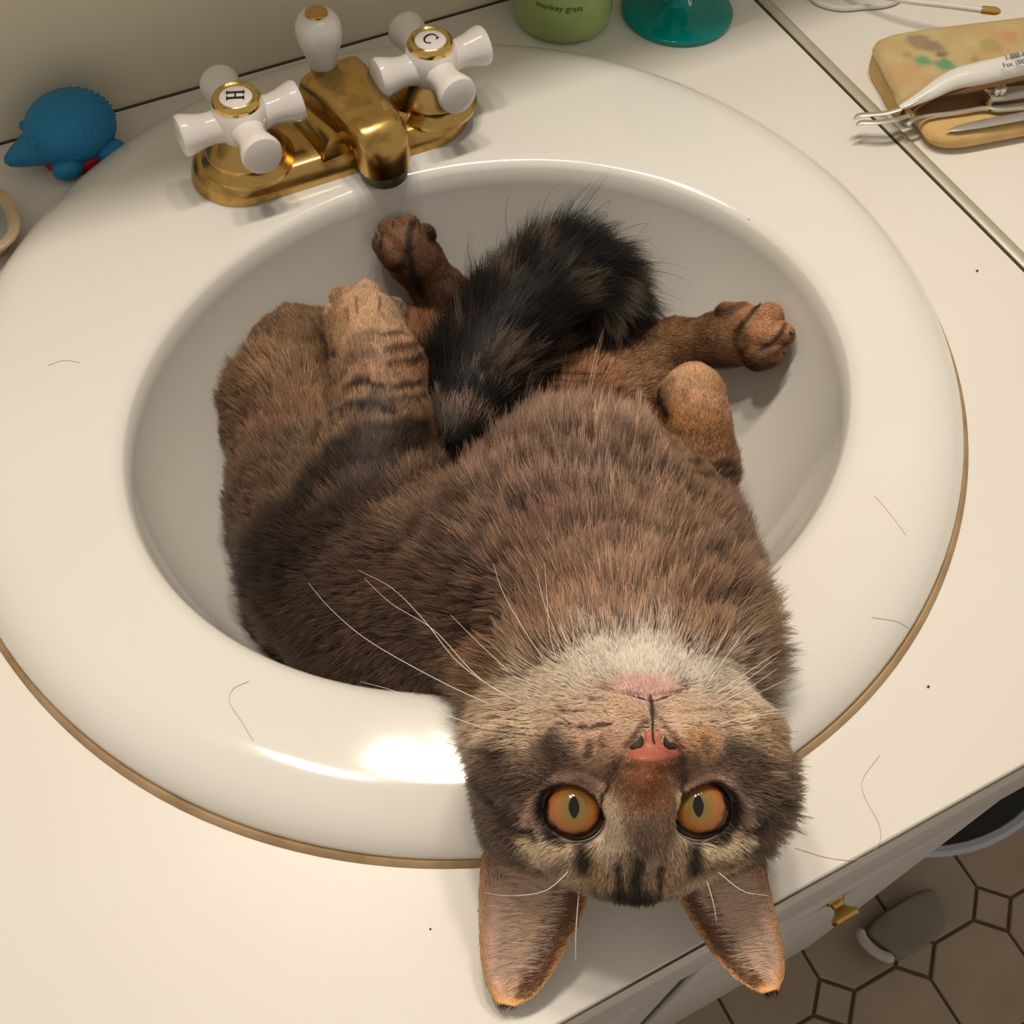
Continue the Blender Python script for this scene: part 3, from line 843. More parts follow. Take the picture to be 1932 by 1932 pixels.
# left thigh, shank and hind foot (picture left, behind)
chain([P(600, 860, -6.4), P(545, 760, -5.2), P(555, 665, -4.1)], [3.6, 2.9, 1.9], 1.0)
chain([P(560, 665, -4.4), P(700, 660, -5.6), P(850, 650, -6.4)], [2.1, 2.0, 2.0], 0.9)
chain([P(880, 640, -6.4), P(840, 565, -4.5), P(785, 495, -2.5), P(765, 466, -1.6)], [1.6, 1.25, 1.3, 1.15], 0.6)
for px, py, z, r in ((726, 462, -1.2, .6), (738, 438, -.8, .62), (770, 431, -.8, .62), (800, 446, -1.3, .58)):
    cone(P(px + (770 - px) * .5, py + 28, z - .5), P(px, py, z), .7, r, .15)
# right thigh, shank, hind foot
chain([P(1060, 790, -7.6), P(1150, 760, -6.8), P(1210, 725, -6.2)], [3.2, 2.9, 2.2], 1.2)
chain([P(1150, 700, -6.0), P(1270, 657, -4.6), P(1370, 642, -3.1), P(1420, 636, -2.2)], [1.7, 1.25, 1.35, 1.4], 0.8)
for px, py, z, r in ((1402, 592, -1.7, .58), (1452, 598, -1.3, .66), (1472, 632, -1.3, .66), (1458, 668, -1.9, .62)):
    cone(P(px - 28, py + 8, z - .25), P(px, py, z), .72, r, .14)
# tail, folded over itself
TAIL = curve_pts([P(850, 850, -4.6), P(895, 722, -3.6), P(955, 630, -3.0), P(1018, 562, -2.6), P(1075, 528, -2.8), P(1120, 562, -3.6), P(1138, 612, -4.6), P(1122, 662, -5.8)], 15)
chain(list(TAIL), list(np.interp(np.linspace(0, 1, 15), [0, .3, .7, 1], [1.35, 1.45, 1.5, 1.1])), 0.5)
# left foreleg (picture left)
chain([P(690, 1010, -2.4), P(705, 900, -1.0), P(718, 800, -.2), P(714, 700, .3), P(690, 622, .4)], [3.0, 2.4, 2.05, 1.85, 1.8], 0.9)
for px, py, z, r in ((634, 604, .1, .62), (655, 572, .4, .68), (692, 562, .5, .7), (738, 590, .3, .66)):
    cone(P(692 + (px - 692) * .4, py + 38, z + .1), P(px, py, z), .85, r, .18)
# right foreleg, paw folded over
chain([P(1285, 980, -2.4), P(1314, 880, -.8), P(1314, 800, .5), P(1308, 748, 1.0)], [2.0, 1.45, 1.35, 1.38], 0.7)
chain([P(1306, 742, 1.0), P(1276, 752, .2)], [1.3, .95], 0.3)
# head
hell((0, .55, -3.6), (4.0, 2.9, 4.2), .8)
hell((0, 0.0, -2.6), (3.6, 2.9, 2.9), .8)
for s in (-1, 1):
    hell((s * 3.05, -1.1, -3.0), (2.15 if s > 0 else 2.3, 2.4, 2.5), .9)
    hell((s * 1.2, -2.3, -.05), (1.55, 1.05, 1.3), .9, s * 10)
    hell((s * (3.2 if s < 0 else 2.9), .75, -3.2), (1.9, 1.6, 2.0), .8)
    hell((s * 2.0, 1.2, -1.15), (1.5, .95, 1.1), .6)
    hell((s * 2.8, -1.0, -1.4), (1.35, 1.3, 1.3), .7)
cone(H(0, 1.5, -.75), H(0, -.3, .55), 1.25, .95, .7)
cone(H(0, -.3, .55), H(0, -1.45, 1.3), .95, .68, .5)
hell((0, -3.35, -.3), (1.25, .85, 1.1), .45)
hell((0, -2.6, -1.9), (2.6, 1.6, 2.4), .8)
EYES = [(-2.03, 0.0, -0.86), (2.03, 0.0, -0.86)]
EYE_R = 1.12

def sdf(p):
    p = np.asarray(p, np.float32)
    d = np.full(len(p), 1e3, np.float32)
    for pr in PR:
        if pr[0] == 'c':
            _, a, b, ra, rb, k = pr
            a = a.astype(np.float32); ba = (b - a).astype(np.float32)
            pa = p - a
            h = np.clip(pa @ ba / max(float(ba @ ba), 1e-6), 0, 1)
            q = pa - h[:, None] * ba
            e = np.sqrt((q * q).sum(1)) - (ra + (rb - ra) * h)
        else:
            _, c, r, F, _, k = pr
            q = (p - c.astype(np.float32)) @ F.astype(np.float32)
            r = r.astype(np.float32)
            k0 = np.sqrt(((q / r) ** 2).sum(1)); k1 = np.sqrt(((q / (r * r)) ** 2).sum(1)) + 1e-6
            e = k0 * (k0 - 1) / k1
        h = np.clip(0.5 + 0.5 * (d - e) / k, 0, 1)
        d = d + (e - d) * h - k * h * (1 - h)
    # eye openings
    for c in EYES:
        q = (p - H(*c).astype(np.float32)) @ HF.astype(np.float32)
        sx = 1.0 if c[0] > 0 else -1.0
        # almond: slightly pointed at the inner and outer corners
        rx = np.abs(q[:, 0]) / .98; ry = np.abs(q[:, 1] + .10 * sx * q[:, 0]) / .92
        el = np.sqrt(rx * rx + ry * ry) - 1
        hole = np.maximum(el * .9, -(q[:, 2] - .05))
        h = np.clip(0.5 - 0.5 * (d + hole) / .18, 0, 1)
        d = d + (-hole - d) * h + .18 * h * (1 - h)
    # rest on the basin and the counter
    xy = p[:, :2].astype(np.float64)
    zs = np.where(np.hypot(xy[:, 0] / RO[0], xy[:, 1] / RO[1]) < 1, sink_h(xy[:, 0], xy[:, 1]), np.where(xy[:, 1] > FRONT, 0.0, -20.0))
    g = (zs + .12 - p[:, 2]).astype(np.float32) * .8
    k = .3
    h = np.clip(0.5 - 0.5 * (d - g) / k, 0, 1)
    return d + (g - d) * h + k * h * (1 - h)

def surface_nets(lo, hi, h):
    lo = np.asarray(lo, float)
    n = np.ceil((np.asarray(hi) - lo) / h / 4).astype(int) * 4 + 1
    ax = [lo[i] + h * np.arange(n[i]) for i in range(3)]
    V = np.full(tuple(n), 1.0, np.float32)
    # coarse pass
    B = (n - 1) // 4
    cx = [lo[i] + h * 4 * (np.arange(B[i]) + .5) for i in range(3)]
    G = np.stack(np.meshgrid(*cx, indexing='ij'), -1).reshape(-1, 3)
    dc = sdf(G).reshape(tuple(B))
    act = np.abs(dc) < h * 4 * 1.6
    for i in range(5):
        for j in range(5):
            for k in range(5):
                s = V[i:i + 4 * (B[0] - 1) + 1:4, j:j + 4 * (B[1] - 1) + 1:4, k:k + 4 * (B[2] - 1) + 1:4]
                s[...] = np.where(dc < 0, -1.0, s)
    ids = np.argwhere(act)
    off = np.stack(np.meshgrid(*[np.arange(5)] * 3, indexing='ij'), -1).reshape(-1, 3)
    gi = (ids[:, None, :] * 4 + off[None]).reshape(-1, 3)
    flat = np.unique(np.ravel_multi_index(gi.T, V.shape))
    gi = np.stack(np.unravel_index(flat, V.shape), 1)
    pts = lo + gi * h
    out = np.concatenate([sdf(pts[i:i + 200000]) for i in range(0, len(pts), 200000)])
    V.reshape(-1)[flat] = out
    S = V < 0
    # active cells
    c = np.zeros(tuple(n - 1), np.uint8)
    for i in (0, 1):
        for j in (0, 1):
            for k in (0, 1):
                c += S[i:n[0] - 1 + i, j:n[1] - 1 + j, k:n[2] - 1 + k]
    cells = np.argwhere((c > 0) & (c < 8))
    idx = -np.ones(tuple(n - 1), np.int64); idx[tuple(cells.T)] = np.arange(len(cells))
    acc = np.zeros((len(cells), 3)); cnt = np.zeros(len(cells))
    corners = [(i, j, k) for i in (0, 1) for j in (0, 1) for k in (0, 1)]
    for a in corners:
        for b in corners:
            if sum(abs(np.array(a) - np.array(b))) == 1 and a < b:
                va = V[tuple((cells + a).T)]; vb = V[tuple((cells + b).T)]
                m = (va < 0) != (vb < 0)
                t = np.where(m, va / np.where(va == vb, 1, va - vb), 0)
                acc += np.where(m[:, None], np.array(a) + t[:, None] * (np.array(b) - np.array(a)), 0); cnt += m
    verts = lo + (cells + acc / cnt[:, None]) * h
    faces = []
    for axis in range(3):
        e = [0, 0, 0]; e[axis] = 1
        u, w = [(1, 2), (2, 0), (0, 1)][axis]
        sl0 = [slice(1, -1)] * 3; sl0[axis] = slice(0, -1)
        sl1 = [slice(1, -1)] * 3; sl1[axis] = slice(1, None)
        A = S[tuple(sl0)]; Bm = S[tuple(sl1)]
        for sign in (0, 1):
            m = np.argwhere((A != Bm) & (A == bool(sign)))
            if not len(m): continue
            base = m.copy()
            for q in range(3):
                if q != axis: base[:, q] += 1
            def cell(du, dw):
                g = base.copy(); g[:, u] -= du; g[:, w] -= dw
                return idx[tuple(g.T)]
            qd = np.stack([cell(1, 1), cell(0, 1), cell(0, 0), cell(1, 0)], 1)
            faces.append(qd if sign else qd[:, ::-1])
    return verts, np.concatenate(faces)

def grad(p, e=.06):
    g = np.zeros((len(p), 3))
    for i in range(3):
        q = np.zeros(3); q[i] = e
        g[:, i] = sdf(p + q) - sdf(p - q)
    return g / (np.linalg.norm(g, axis=1)[:, None] + 1e-9)

def surf(pts):
    """first hit of the photograph's sight lines on the cat's body"""
    pts = np.asarray(pts, float)
    d = np.stack([(pts[:, 0] - 966) / CAM_F, -(pts[:, 1] - 966) / CAM_F, -np.ones(len(pts))], 1) @ CAM_R.T
    d /= np.linalg.norm(d, axis=1)[:, None]
    t = np.full(len(pts), 25.0)
    for _ in range(90):
        s = sdf(CAM_C + d * t[:, None])
        t += np.clip(s, -.5, 3) * .8
    return CAM_C + d * np.minimum(t, 75)[:, None]

def raw_mesh(name, v, f, org, mat_, parent=None):
    me = bpy.data.meshes.new(name)
    vv = ((v - org) * .01).astype(np.float32)
    me.vertices.add(len(vv)); me.vertices.foreach_set('co', vv.ravel())
    me.loops.add(f.size); me.polygons.add(len(f))
    me.polygons.foreach_set('loop_start', np.arange(0, f.size, f.shape[1]))
    me.loops.foreach_set('vertex_index', f.ravel().astype(np.int32))
    me.update(calc_edges=True); me.validate()
    me.polygons.foreach_set('use_smooth', [True] * len(me.polygons))
    me.materials.append(mat_)
    o = bpy.data.objects.new(name, me); COL.objects.link(o)
    ORG[o.name] = org
    if parent is not None: o.parent = parent
    else: o.location = w2b(org)
    return o


# ---- coat: colours, hair lengths and lie of the hair, given at marks on the body
def srgb(c):
    c = np.asarray(c, float) / 255
    return np.where(c <= .04045, c / 12.92, ((c + .055) / 1.055) ** 2.4)
# (mark, colour, hair length cm, lie of the hair)
MARKS = [
 # throat, chest, belly
 (1170, 1170, (158, 118, 90), 1.25, (0, -1)), (1080, 1130, (142, 106, 82), 1.25, (-.4, -1)), (1280, 1130, (150, 112, 84), 1.25, (.4, -1)),
 (1110, 1020, (138, 104, 82), 1.25, (-.1, -1)), (1250, 1010, (146, 112, 86), 1.2, (.3, -1)), (990, 1030, (132, 98, 78), 1.25, (-.5, -1)),
 (1340, 1010, (150, 112, 84), 1.1, (.7, -.8)), (1090, 910, (150, 116, 94), 1.4, (-.1, -1)), (960, 900, (146, 112, 90), 1.4, (-.3, -1)),
 (1220, 900, (150, 116, 92), 1.35, (.3, -1)), (900, 830, (160, 126, 106), 1.6, (-.1, -1)), (1000, 810, (152, 122, 102), 1.6, (0, -1)), (1130, 840, (156, 122, 98), 1.5, (.1, -1)),
 (880, 1000, (120, 90, 70), 1.2, (-.7, -.7)), (860, 1120, (98, 72, 55), 1.1, (-.9, -.3)), (930, 1190, (112, 82, 62), 1.1, (-.8, .1)),
 # groin and inner thighs
 (1120, 745, (165, 108, 60), .9, (.5, -.9)), (1050, 770, (155, 100, 56), .9, (0, -1)), (1200, 730, (150, 108, 72), .8, (.8, -.4)), (850, 655, (150, 92, 52), .6, (-.3, -1)), (830, 620, (120, 80, 50), .5, (-.4, -1)),
 # flank and back
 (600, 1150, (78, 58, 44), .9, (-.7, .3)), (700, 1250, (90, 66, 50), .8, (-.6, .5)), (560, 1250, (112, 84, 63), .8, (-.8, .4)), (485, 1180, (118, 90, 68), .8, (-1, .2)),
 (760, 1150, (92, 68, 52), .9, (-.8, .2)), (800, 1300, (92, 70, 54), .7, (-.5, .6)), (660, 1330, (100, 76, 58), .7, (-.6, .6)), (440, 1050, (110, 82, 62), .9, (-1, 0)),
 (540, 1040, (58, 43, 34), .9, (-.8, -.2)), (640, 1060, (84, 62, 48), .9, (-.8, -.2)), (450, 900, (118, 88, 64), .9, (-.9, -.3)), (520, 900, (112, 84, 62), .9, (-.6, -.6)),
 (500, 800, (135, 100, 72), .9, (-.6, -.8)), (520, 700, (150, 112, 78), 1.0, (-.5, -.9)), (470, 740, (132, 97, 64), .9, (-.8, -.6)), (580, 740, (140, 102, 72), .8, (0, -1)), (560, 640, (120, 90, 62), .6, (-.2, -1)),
 # left foreleg
 (690, 585, (178, 144, 112), .34, (0, -1)), (640, 615, (156, 122, 92), .34, (-.4, -.9)), (745, 610, (160, 128, 102), .34, (.4, -.9)), (700, 680, (150, 116, 88), .5, (0, -1)), (770, 690, (150, 112, 82), .48, (.2, -1)),
 (650, 740, (140, 108, 80), .6, (-.2, -1)), (760, 780, (142, 108, 80), .6, (.2, -1)), (640, 840, (128, 98, 72), .9, (-.3, -1)), (740, 850, (120, 90, 66), .8, (.1, -1)), (620, 930, (112, 84, 62), .9, (-.5, -.8)), (780, 920, (140, 106, 82), 1.0, (-.4, -.9)),
 # hind feet
 (750, 450, (110, 76, 52), .25, (-.3, -1)), (780, 500, (96, 66, 46), .25, (-.3, -1)), (840, 570, (92, 65, 45), .4, (-.4, -.9)), (735, 520, (104, 72, 48), .3, (-.4, -.8)),
 (1440, 620, (168, 122, 86), .22, (1, -.2)), (1390, 650, (128, 92, 64), .25, (1, 0)), (1290, 655, (120, 86, 58), .35, (1, -.1)), (1200, 680, (130, 94, 64), .5, (.9, -.3)), (1450, 670, (120, 84, 58), .22, (1, .1)),
 # right foreleg
 (1308, 710, (176, 136, 102), .3, (0, -1)), (1350, 750, (165, 124, 90), .3, (.4, -.8)), (1310, 790, (160, 114, 76), .35, (0, -1)), (1320, 860, (150, 108, 74), .45, (.1, -1)), (1350, 920, (150, 112, 80), .8, (.3, -.9)), (1285, 900, (140, 104, 74), .6, (-.2, -1)),
 # ruff
 (1410, 1180, (168, 128, 92), 1.3, (.8, -.2)), (1440, 1290, (178, 136, 96), 1.2, (1, 0)), (1300, 1200, (172, 132, 98), 1.2, (.3, -.9)), (1050, 1210, (160, 122, 92), 1.2, (-.4, -.8)), (930, 1260, (160, 120, 86), 1.3, (-.9, -.2)), (880, 1330, (176, 136, 98), 1.2, (-1, .1)),
 # chin and muzzle
 (1205, 1250, (250, 232, 204), .4, (0, -1)), (1120, 1270, (246, 226, 196), .5, (-.5, -.8)), (1310, 1275, (246, 226, 198), .5, (.5, -.8)), (1215, 1300, (190, 148, 136), .18, (0, -1)),
 (1050, 1300, (240, 214, 176), .55, (-.8, -.5)), (1385, 1310, (240, 214, 178), .55, (.8, -.5)), (1120, 1325, (214, 182, 150), .32, (-1, -.2)), (1330, 1330, (216, 186, 154), .32, (1, -.2)),
 (1170, 1350, (232, 194, 150), .25, (-1, -.1)), (1285, 1355, (236, 200, 158), .25, (1, -.1)), (1150, 1395, (196, 156, 118), .22, (-1, .1)), (1310, 1395, (185, 142, 104), .22, (1, .1)),
 (1040, 1350, (236, 204, 158), .5, (-1, -.1)), (1390, 1355, (232, 200, 154), .5, (1, -.1)),
 # cheeks
 (960, 1370, (232, 196, 150), .9, (-1, .05)), (890, 1430, (172, 136, 100), 1.2, (-1, .1)), (1430, 1380, (172, 138, 104), .7, (1, .05)), (950, 1450, (98, 78, 64), .55, (-1, .15)), (1050, 1430, (92, 74, 62), .32, (-1, .1)),
 (1400, 1440, (88, 72, 60), .38, (1, .1)), (1450, 1490, (158, 128, 98), .95, (1, .2)), (900, 1540, (140, 112, 86), 1.0, (-.9, .5)), (960, 1560, (108, 86, 70), .6, (-.9, .5)), (1420, 1560, (100, 80, 64), .6, (.9, .5)), (1460, 1540, (164, 134, 104), .95, (1, .3)),
 # bridge, brow, crown
 (1228, 1460, (128, 78, 52), .12, (0, 1)), (1222, 1500, (130, 92, 70), .16, (0, 1)), (1212, 1560, (128, 104, 84), .26, (-.05, 1)), (1205, 1620, (146, 120, 98), .34, (-.05, 1)),
 (1150, 1560, (248, 222, 180), .24, (-.35, .9)), (1280, 1560, (248, 224, 190), .24, (.25, .95)), (1130, 1640, (160, 132, 104), .36, (-.2, 1)), (1275, 1640, (165, 136, 108), .36, (.15, 1)),
 (1170, 1440, (130, 95, 72), .14, (-.2, .9)), (1285, 1440, (130, 98, 76), .14, (.2, .9)),
 (1060, 1600, (200, 170, 136), .36, (-.8, .6)), (1350, 1600, (186, 158, 126), .36, (.8, .6)), (1190, 1685, (44, 36, 31), .42, (-.05, 1)), (1080, 1680, (118, 94, 74), .45, (-.3, 1)), (1310, 1685, (100, 82, 66), .42, (.2, 1)), (1000, 1640, (120, 94, 72), .5, (-.6, .8)), (1400, 1640, (116, 92, 72), .5, (.6, .8)),
 (1090, 1470, (150, 116, 96), .18, (-.8, .3)), (1345, 1475, (150, 118, 100), .18, (.8, .3)),
]
# markings drawn along the coat: (points, half width cm, colour, strength)
D1 = (46, 34, 27); D2 = (56, 41, 31); DK = (30, 22, 17)
LINES = [
 ([(830, 965), (900, 905), (990, 872), (1110, 866), (1210, 885)], .22, (66, 48, 36), .9), ([(850, 1050), (905, 975), (990, 925), (1090, 905), (1200, 925), (1290, 965)], .24, (62, 45, 34), .9),
 ([(880, 1130), (940, 1035), (1010, 985), (1100, 965), (1200, 975)], .22, (62, 45, 34), .9), ([(1010, 1060), (1080, 1035), (1180, 1030), (1280, 1050)], .2, (66, 48, 36), .85),
 ([(920, 1190), (960, 1110), (1010, 1065)], .2, (54, 39, 30), .9), ([(1230, 1130), (1310, 1085), (1370, 1060)], .2, (68, 50, 38), .85), ([(960, 1210), (1010, 1140), (1060, 1110)], .16, (68, 50, 38), .8),
 ([(700, 985), (790, 935), (850, 905)], .3, (56, 41, 32), .85), ([(760, 1060), (840, 1000), (880, 960)], .28, (56, 41, 32), .85),
 ([(1240, 1190), (1330, 1160), (1400, 1130)], .18, (84, 62, 46), .7),
 # left foreleg
 ([(560, 1000), (610, 930), (700, 880), (790, 845)], 0.715, D1, .97), ([(640, 870), (700, 835), (790, 815)], 0.325, D1, .94), ([(560, 1080), (640, 990), (720, 940)], 0.650, D1, .94), ([(520, 1040), (560, 1010)], 1.170, (50, 37, 30), .94),
 ([(640, 800), (690, 775), (735, 790)], 0.260, D1, .97), ([(665, 745), (690, 735), (720, 748)], 0.234, D1, .97), ([(690, 785), (700, 780)], 0.416, (48, 35, 28), .9), ([(740, 745), (790, 735)], 0.169, D2, .94), ([(735, 770), (798, 762)], 0.156, D2, .85),
 ([(735, 700), (790, 690)], 0.156, D2, .94), ([(730, 672), (785, 660)], 0.143, D2, .85), ([(720, 645), (770, 632)], 0.143, D2, .85), ([(665, 690), (700, 680)], 0.260, (96, 74, 58), .85), ([(670, 655), (705, 640)], 0.325, (108, 84, 66), .6),
 ([(600, 640), (625, 668), (640, 682)], 0.208, (60, 42, 30), .9), ([(672, 570), (676, 598)], 0.091, (120, 86, 60), .85), ([(715, 570), (716, 596)], 0.091, (120, 86, 60), .85), ([(655, 590), (660, 612)], 0.078, (120, 86, 60), .6),
 # right foreleg
 ([(1290, 885), (1330, 892), (1365, 884)], 0.156, D2, .85), ([(1290, 910), (1330, 915), (1370, 906)], 0.156, D2, .85), ([(1300, 860), (1335, 866), (1366, 858)], 0.130, D2, .5), ([(1248, 742), (1252, 768), (1262, 790)], 0.260, (56, 38, 27), .97), ([(1290, 745), (1300, 770), (1335, 780)], 0.130, (120, 88, 64), .6),
 # soles of the hind feet
 ([(1398, 610), (1385, 640), (1392, 665)], .14, (72, 50, 36), .8), ([(1425, 580), (1405, 605), (1385, 625)], .12, (66, 46, 34), .9), ([(1478, 605), (1470, 628), (1452, 645), (1430, 660)], .1, (66, 44, 32), .9), ([(1478, 650), (1460, 665), (1430, 680)], .1, (72, 48, 34), .8),
 ([(1330, 690), (1390, 688), (1450, 690)], .28, (60, 42, 30), .8), ([(1290, 610), (1350, 595), (1400, 575)], .2, (70, 50, 36), .7),
 ([(722, 446), (720, 470)], .1, (44, 31, 24), .9), ([(778, 425), (772, 460), (778, 510), (800, 560)], .18, (40, 28, 24), .9), ([(805, 440), (850, 500), (890, 545)], .3, (40, 29, 24), .85), ([(700, 520), (740, 570), (800, 590)], .25, (56, 40, 28), .7),
 # face: rims of the eyes, cheek and brow markings
 ([(1150, 1478), (1142, 1500), (1138, 1516)], .13, (28, 19, 15), .95), ([(1288, 1478), (1284, 1500), (1282, 1520)], .11, (34, 24, 19), .9),
 ([(1145, 1480), (1160, 1455), (1172, 1430)], .15, (70, 50, 38), .8), ([(1290, 1478), (1288, 1450), (1286, 1425)], .13, (75, 54, 42), .8),
 ([(1140, 1482), (1100, 1462), (1060, 1470), (1025, 1500), (1000, 1550)], .13, (222, 180, 154), .7), ([(1295, 1480), (1330, 1465), (1365, 1478), (1390, 1510), (1400, 1545)], .13, (222, 182, 158), .7),
 ([(1020, 1575), (985, 1545), (935, 1500), (915, 1470)], .16, (46, 36, 30), .85), ([(1398, 1575), (1420, 1540), (1445, 1500)], .16, (46, 36, 30), .85),
 ([(1035, 1470), (985, 1485), (940, 1480)], .2, (78, 62, 52), .7), ([(960, 1425), (920, 1410)], .16, (70, 54, 42), .7), ([(935, 1340), (915, 1310)], .2, (92, 66, 46), .6),
 ([(1000, 1590), (1050, 1598), (1105, 1585), (1140, 1545), (1155, 1510)], .15, (248, 220, 178), .95), ([(1275, 1500), (1282, 1550), (1310, 1590), (1360, 1598), (1400, 1580)], .14, (246, 220, 184), .95),
 ([(1108, 1600), (1104, 1630)], .24, (34, 25, 20), .95), ([(1303, 1598), (1308, 1628)], .22, (36, 27, 22), .95), ([(1070, 1625), (1040, 1640), (1000, 1640)], .2, (84, 66, 52), .6), ([(1340, 1625), (1370, 1630)], .2, (80, 64, 50), .6),
 ([(1170, 1622), (1172, 1700)], .11, (36, 28, 24), .85), ([(1205, 1615), (1200, 1710)], .16, (34, 27, 24), .9), ([(1245, 1622), (1242, 1705)], .11, (38, 30, 25), .85), ([(1095, 1694), (1140, 1696), (1205, 1702), (1290, 1700), (1325, 1692)], .34, (32, 25, 21), .92), ([(1120, 1660), (1135, 1700)], .12, (60, 46, 38), .6),
 ([(1215, 1545), (1212, 1600)], .25, (112, 92, 76), .5), ([(1228, 1450), (1224, 1500)], .42, (124, 74, 48), .6),
 # whisker rows and lips
 ([(1070, 1335), (1100, 1322), (1145, 1318)], .07, (76, 52, 34), .85), ([(1070, 1342), (1115, 1346), (1150, 1345)], .08, (66, 44, 30), .9), ([(1066, 1365), (1110, 1372), (1160, 1366)], .09, (58, 38, 26), .9), ([(1120, 1400), (1116, 1422)], .11, (72, 50, 36), .8), ([(1140, 1396), (1144, 1404)], .1, (76, 52, 38), .7),
 ([(1265, 1345), (1310, 1340), (1350, 1336)], .06, (104, 76, 54), .75), ([(1290, 1368), (1340, 1362)], .07, (96, 70, 50), .75), ([(1320, 1395), (1330, 1412)], .14, (92, 72, 58), .7),
 ([(1150, 1302), (1180, 1311), (1222, 1318), (1262, 1311), (1284, 1300)], .06, (120, 84, 76), .7), ([(1150, 1296), (1160, 1298)], .12, (90, 70, 58), .6), ([(1278, 1296), (1288, 1292)], .12, (90, 72, 60), .6),
 ([(1228, 1320), (1230, 1355)], .06, (52, 32, 26), .95), ([(1186, 1405), (1205, 1385), (1222, 1362)], .1, (80, 46, 36), .8), ([(1276, 1405), (1258, 1384), (1240, 1362)], .1, (80, 46, 36), .8),
 ([(1180, 1440), (1230, 1448), (1284, 1440)], .1, (92, 54, 38), .8),
]
def eye_rims():
    out = []
    for sx, c in ((-1, EYES[0]), (1, EYES[1])):
        ring = []
        for t in np.linspace(0, 2 * math.pi, 40):
            x, y = 1.06 * math.cos(t), .97 * math.sin(t)
            ring.append((c[0] + x, c[1] + y - .10 * sx * x))
        out.append(ring)
    return out

MK = np.array([m[:2] for m in MARKS], float)
MK3 = surf(MK)
MKC = np.array([srgb(np.array(m[2]) + np.array([0, 2, 12]) * (max(m[2]) > 195)) for m in MARKS]); MKL = np.array([m[3] for m in MARKS])
_d2 = np.array([m[4] for m in MARKS], float); _d2 /= np.linalg.norm(_d2, axis=1)[:, None]
MKN = grad(MK3)
_dir = (_d2[:, :1] * CAM_R[:, 0] - _d2[:, 1:] * CAM_R[:, 1])
MKD = _dir - MKN * (_dir * MKN).sum(1)[:, None]
MKD /= np.linalg.norm(MKD, axis=1)[:, None] + 1e-9
# tail marks
_tt = np.diff(TAIL, axis=0); _tt /= np.linalg.norm(_tt, axis=1)[:, None]
LP = []
_cs = [curve_pts(l[0], max(6, 3 * len(l[0]))) for l in LINES]
_s3 = np.split(surf(np.concatenate(_cs)), np.cumsum([len(c) for c in _cs])[:-1])
for _l, _c in zip(LINES, _s3):
    LP.append((_c, _l[1], srgb(_l[2]), _l[3]))
for ring in eye_rims():
    q = np.array([[*(H(x, y, 0.0))] for x, y in ring])
    for _ in range(8):
        s = sdf(q); q = q - grad(q) * s[:, None] * .8
    LP.append((q, .13, srgb((20, 14, 11)), .97))

def vnoise(p, scale, seed=0):
    q = p * scale + seed * 17.3; i = np.floor(q).astype(np.int64); f = q - i; f = f * f * (3 - 2 * f)
    def hsh(a, b, c):
        h = (a * 374761393 + b * 668265263 + c * 2147483647 + seed * 1013) & 0x7fffffff
        h = ((h ^ (h >> 13)) * 1274126177) & 0x7fffffff
        return ((h ^ (h >> 16)) & 0xffff) / 65535.0
    r = 0
    for a in (0, 1):
        for b in (0, 1):
            for c in (0, 1):
                w = (f[:, 0] if a else 1 - f[:, 0]) * (f[:, 1] if b else 1 - f[:, 1]) * (f[:, 2] if c else 1 - f[:, 2])
                r = r + w * hsh(i[:, 0] + a, i[:, 1] + b, i[:, 2] + c)
    return r

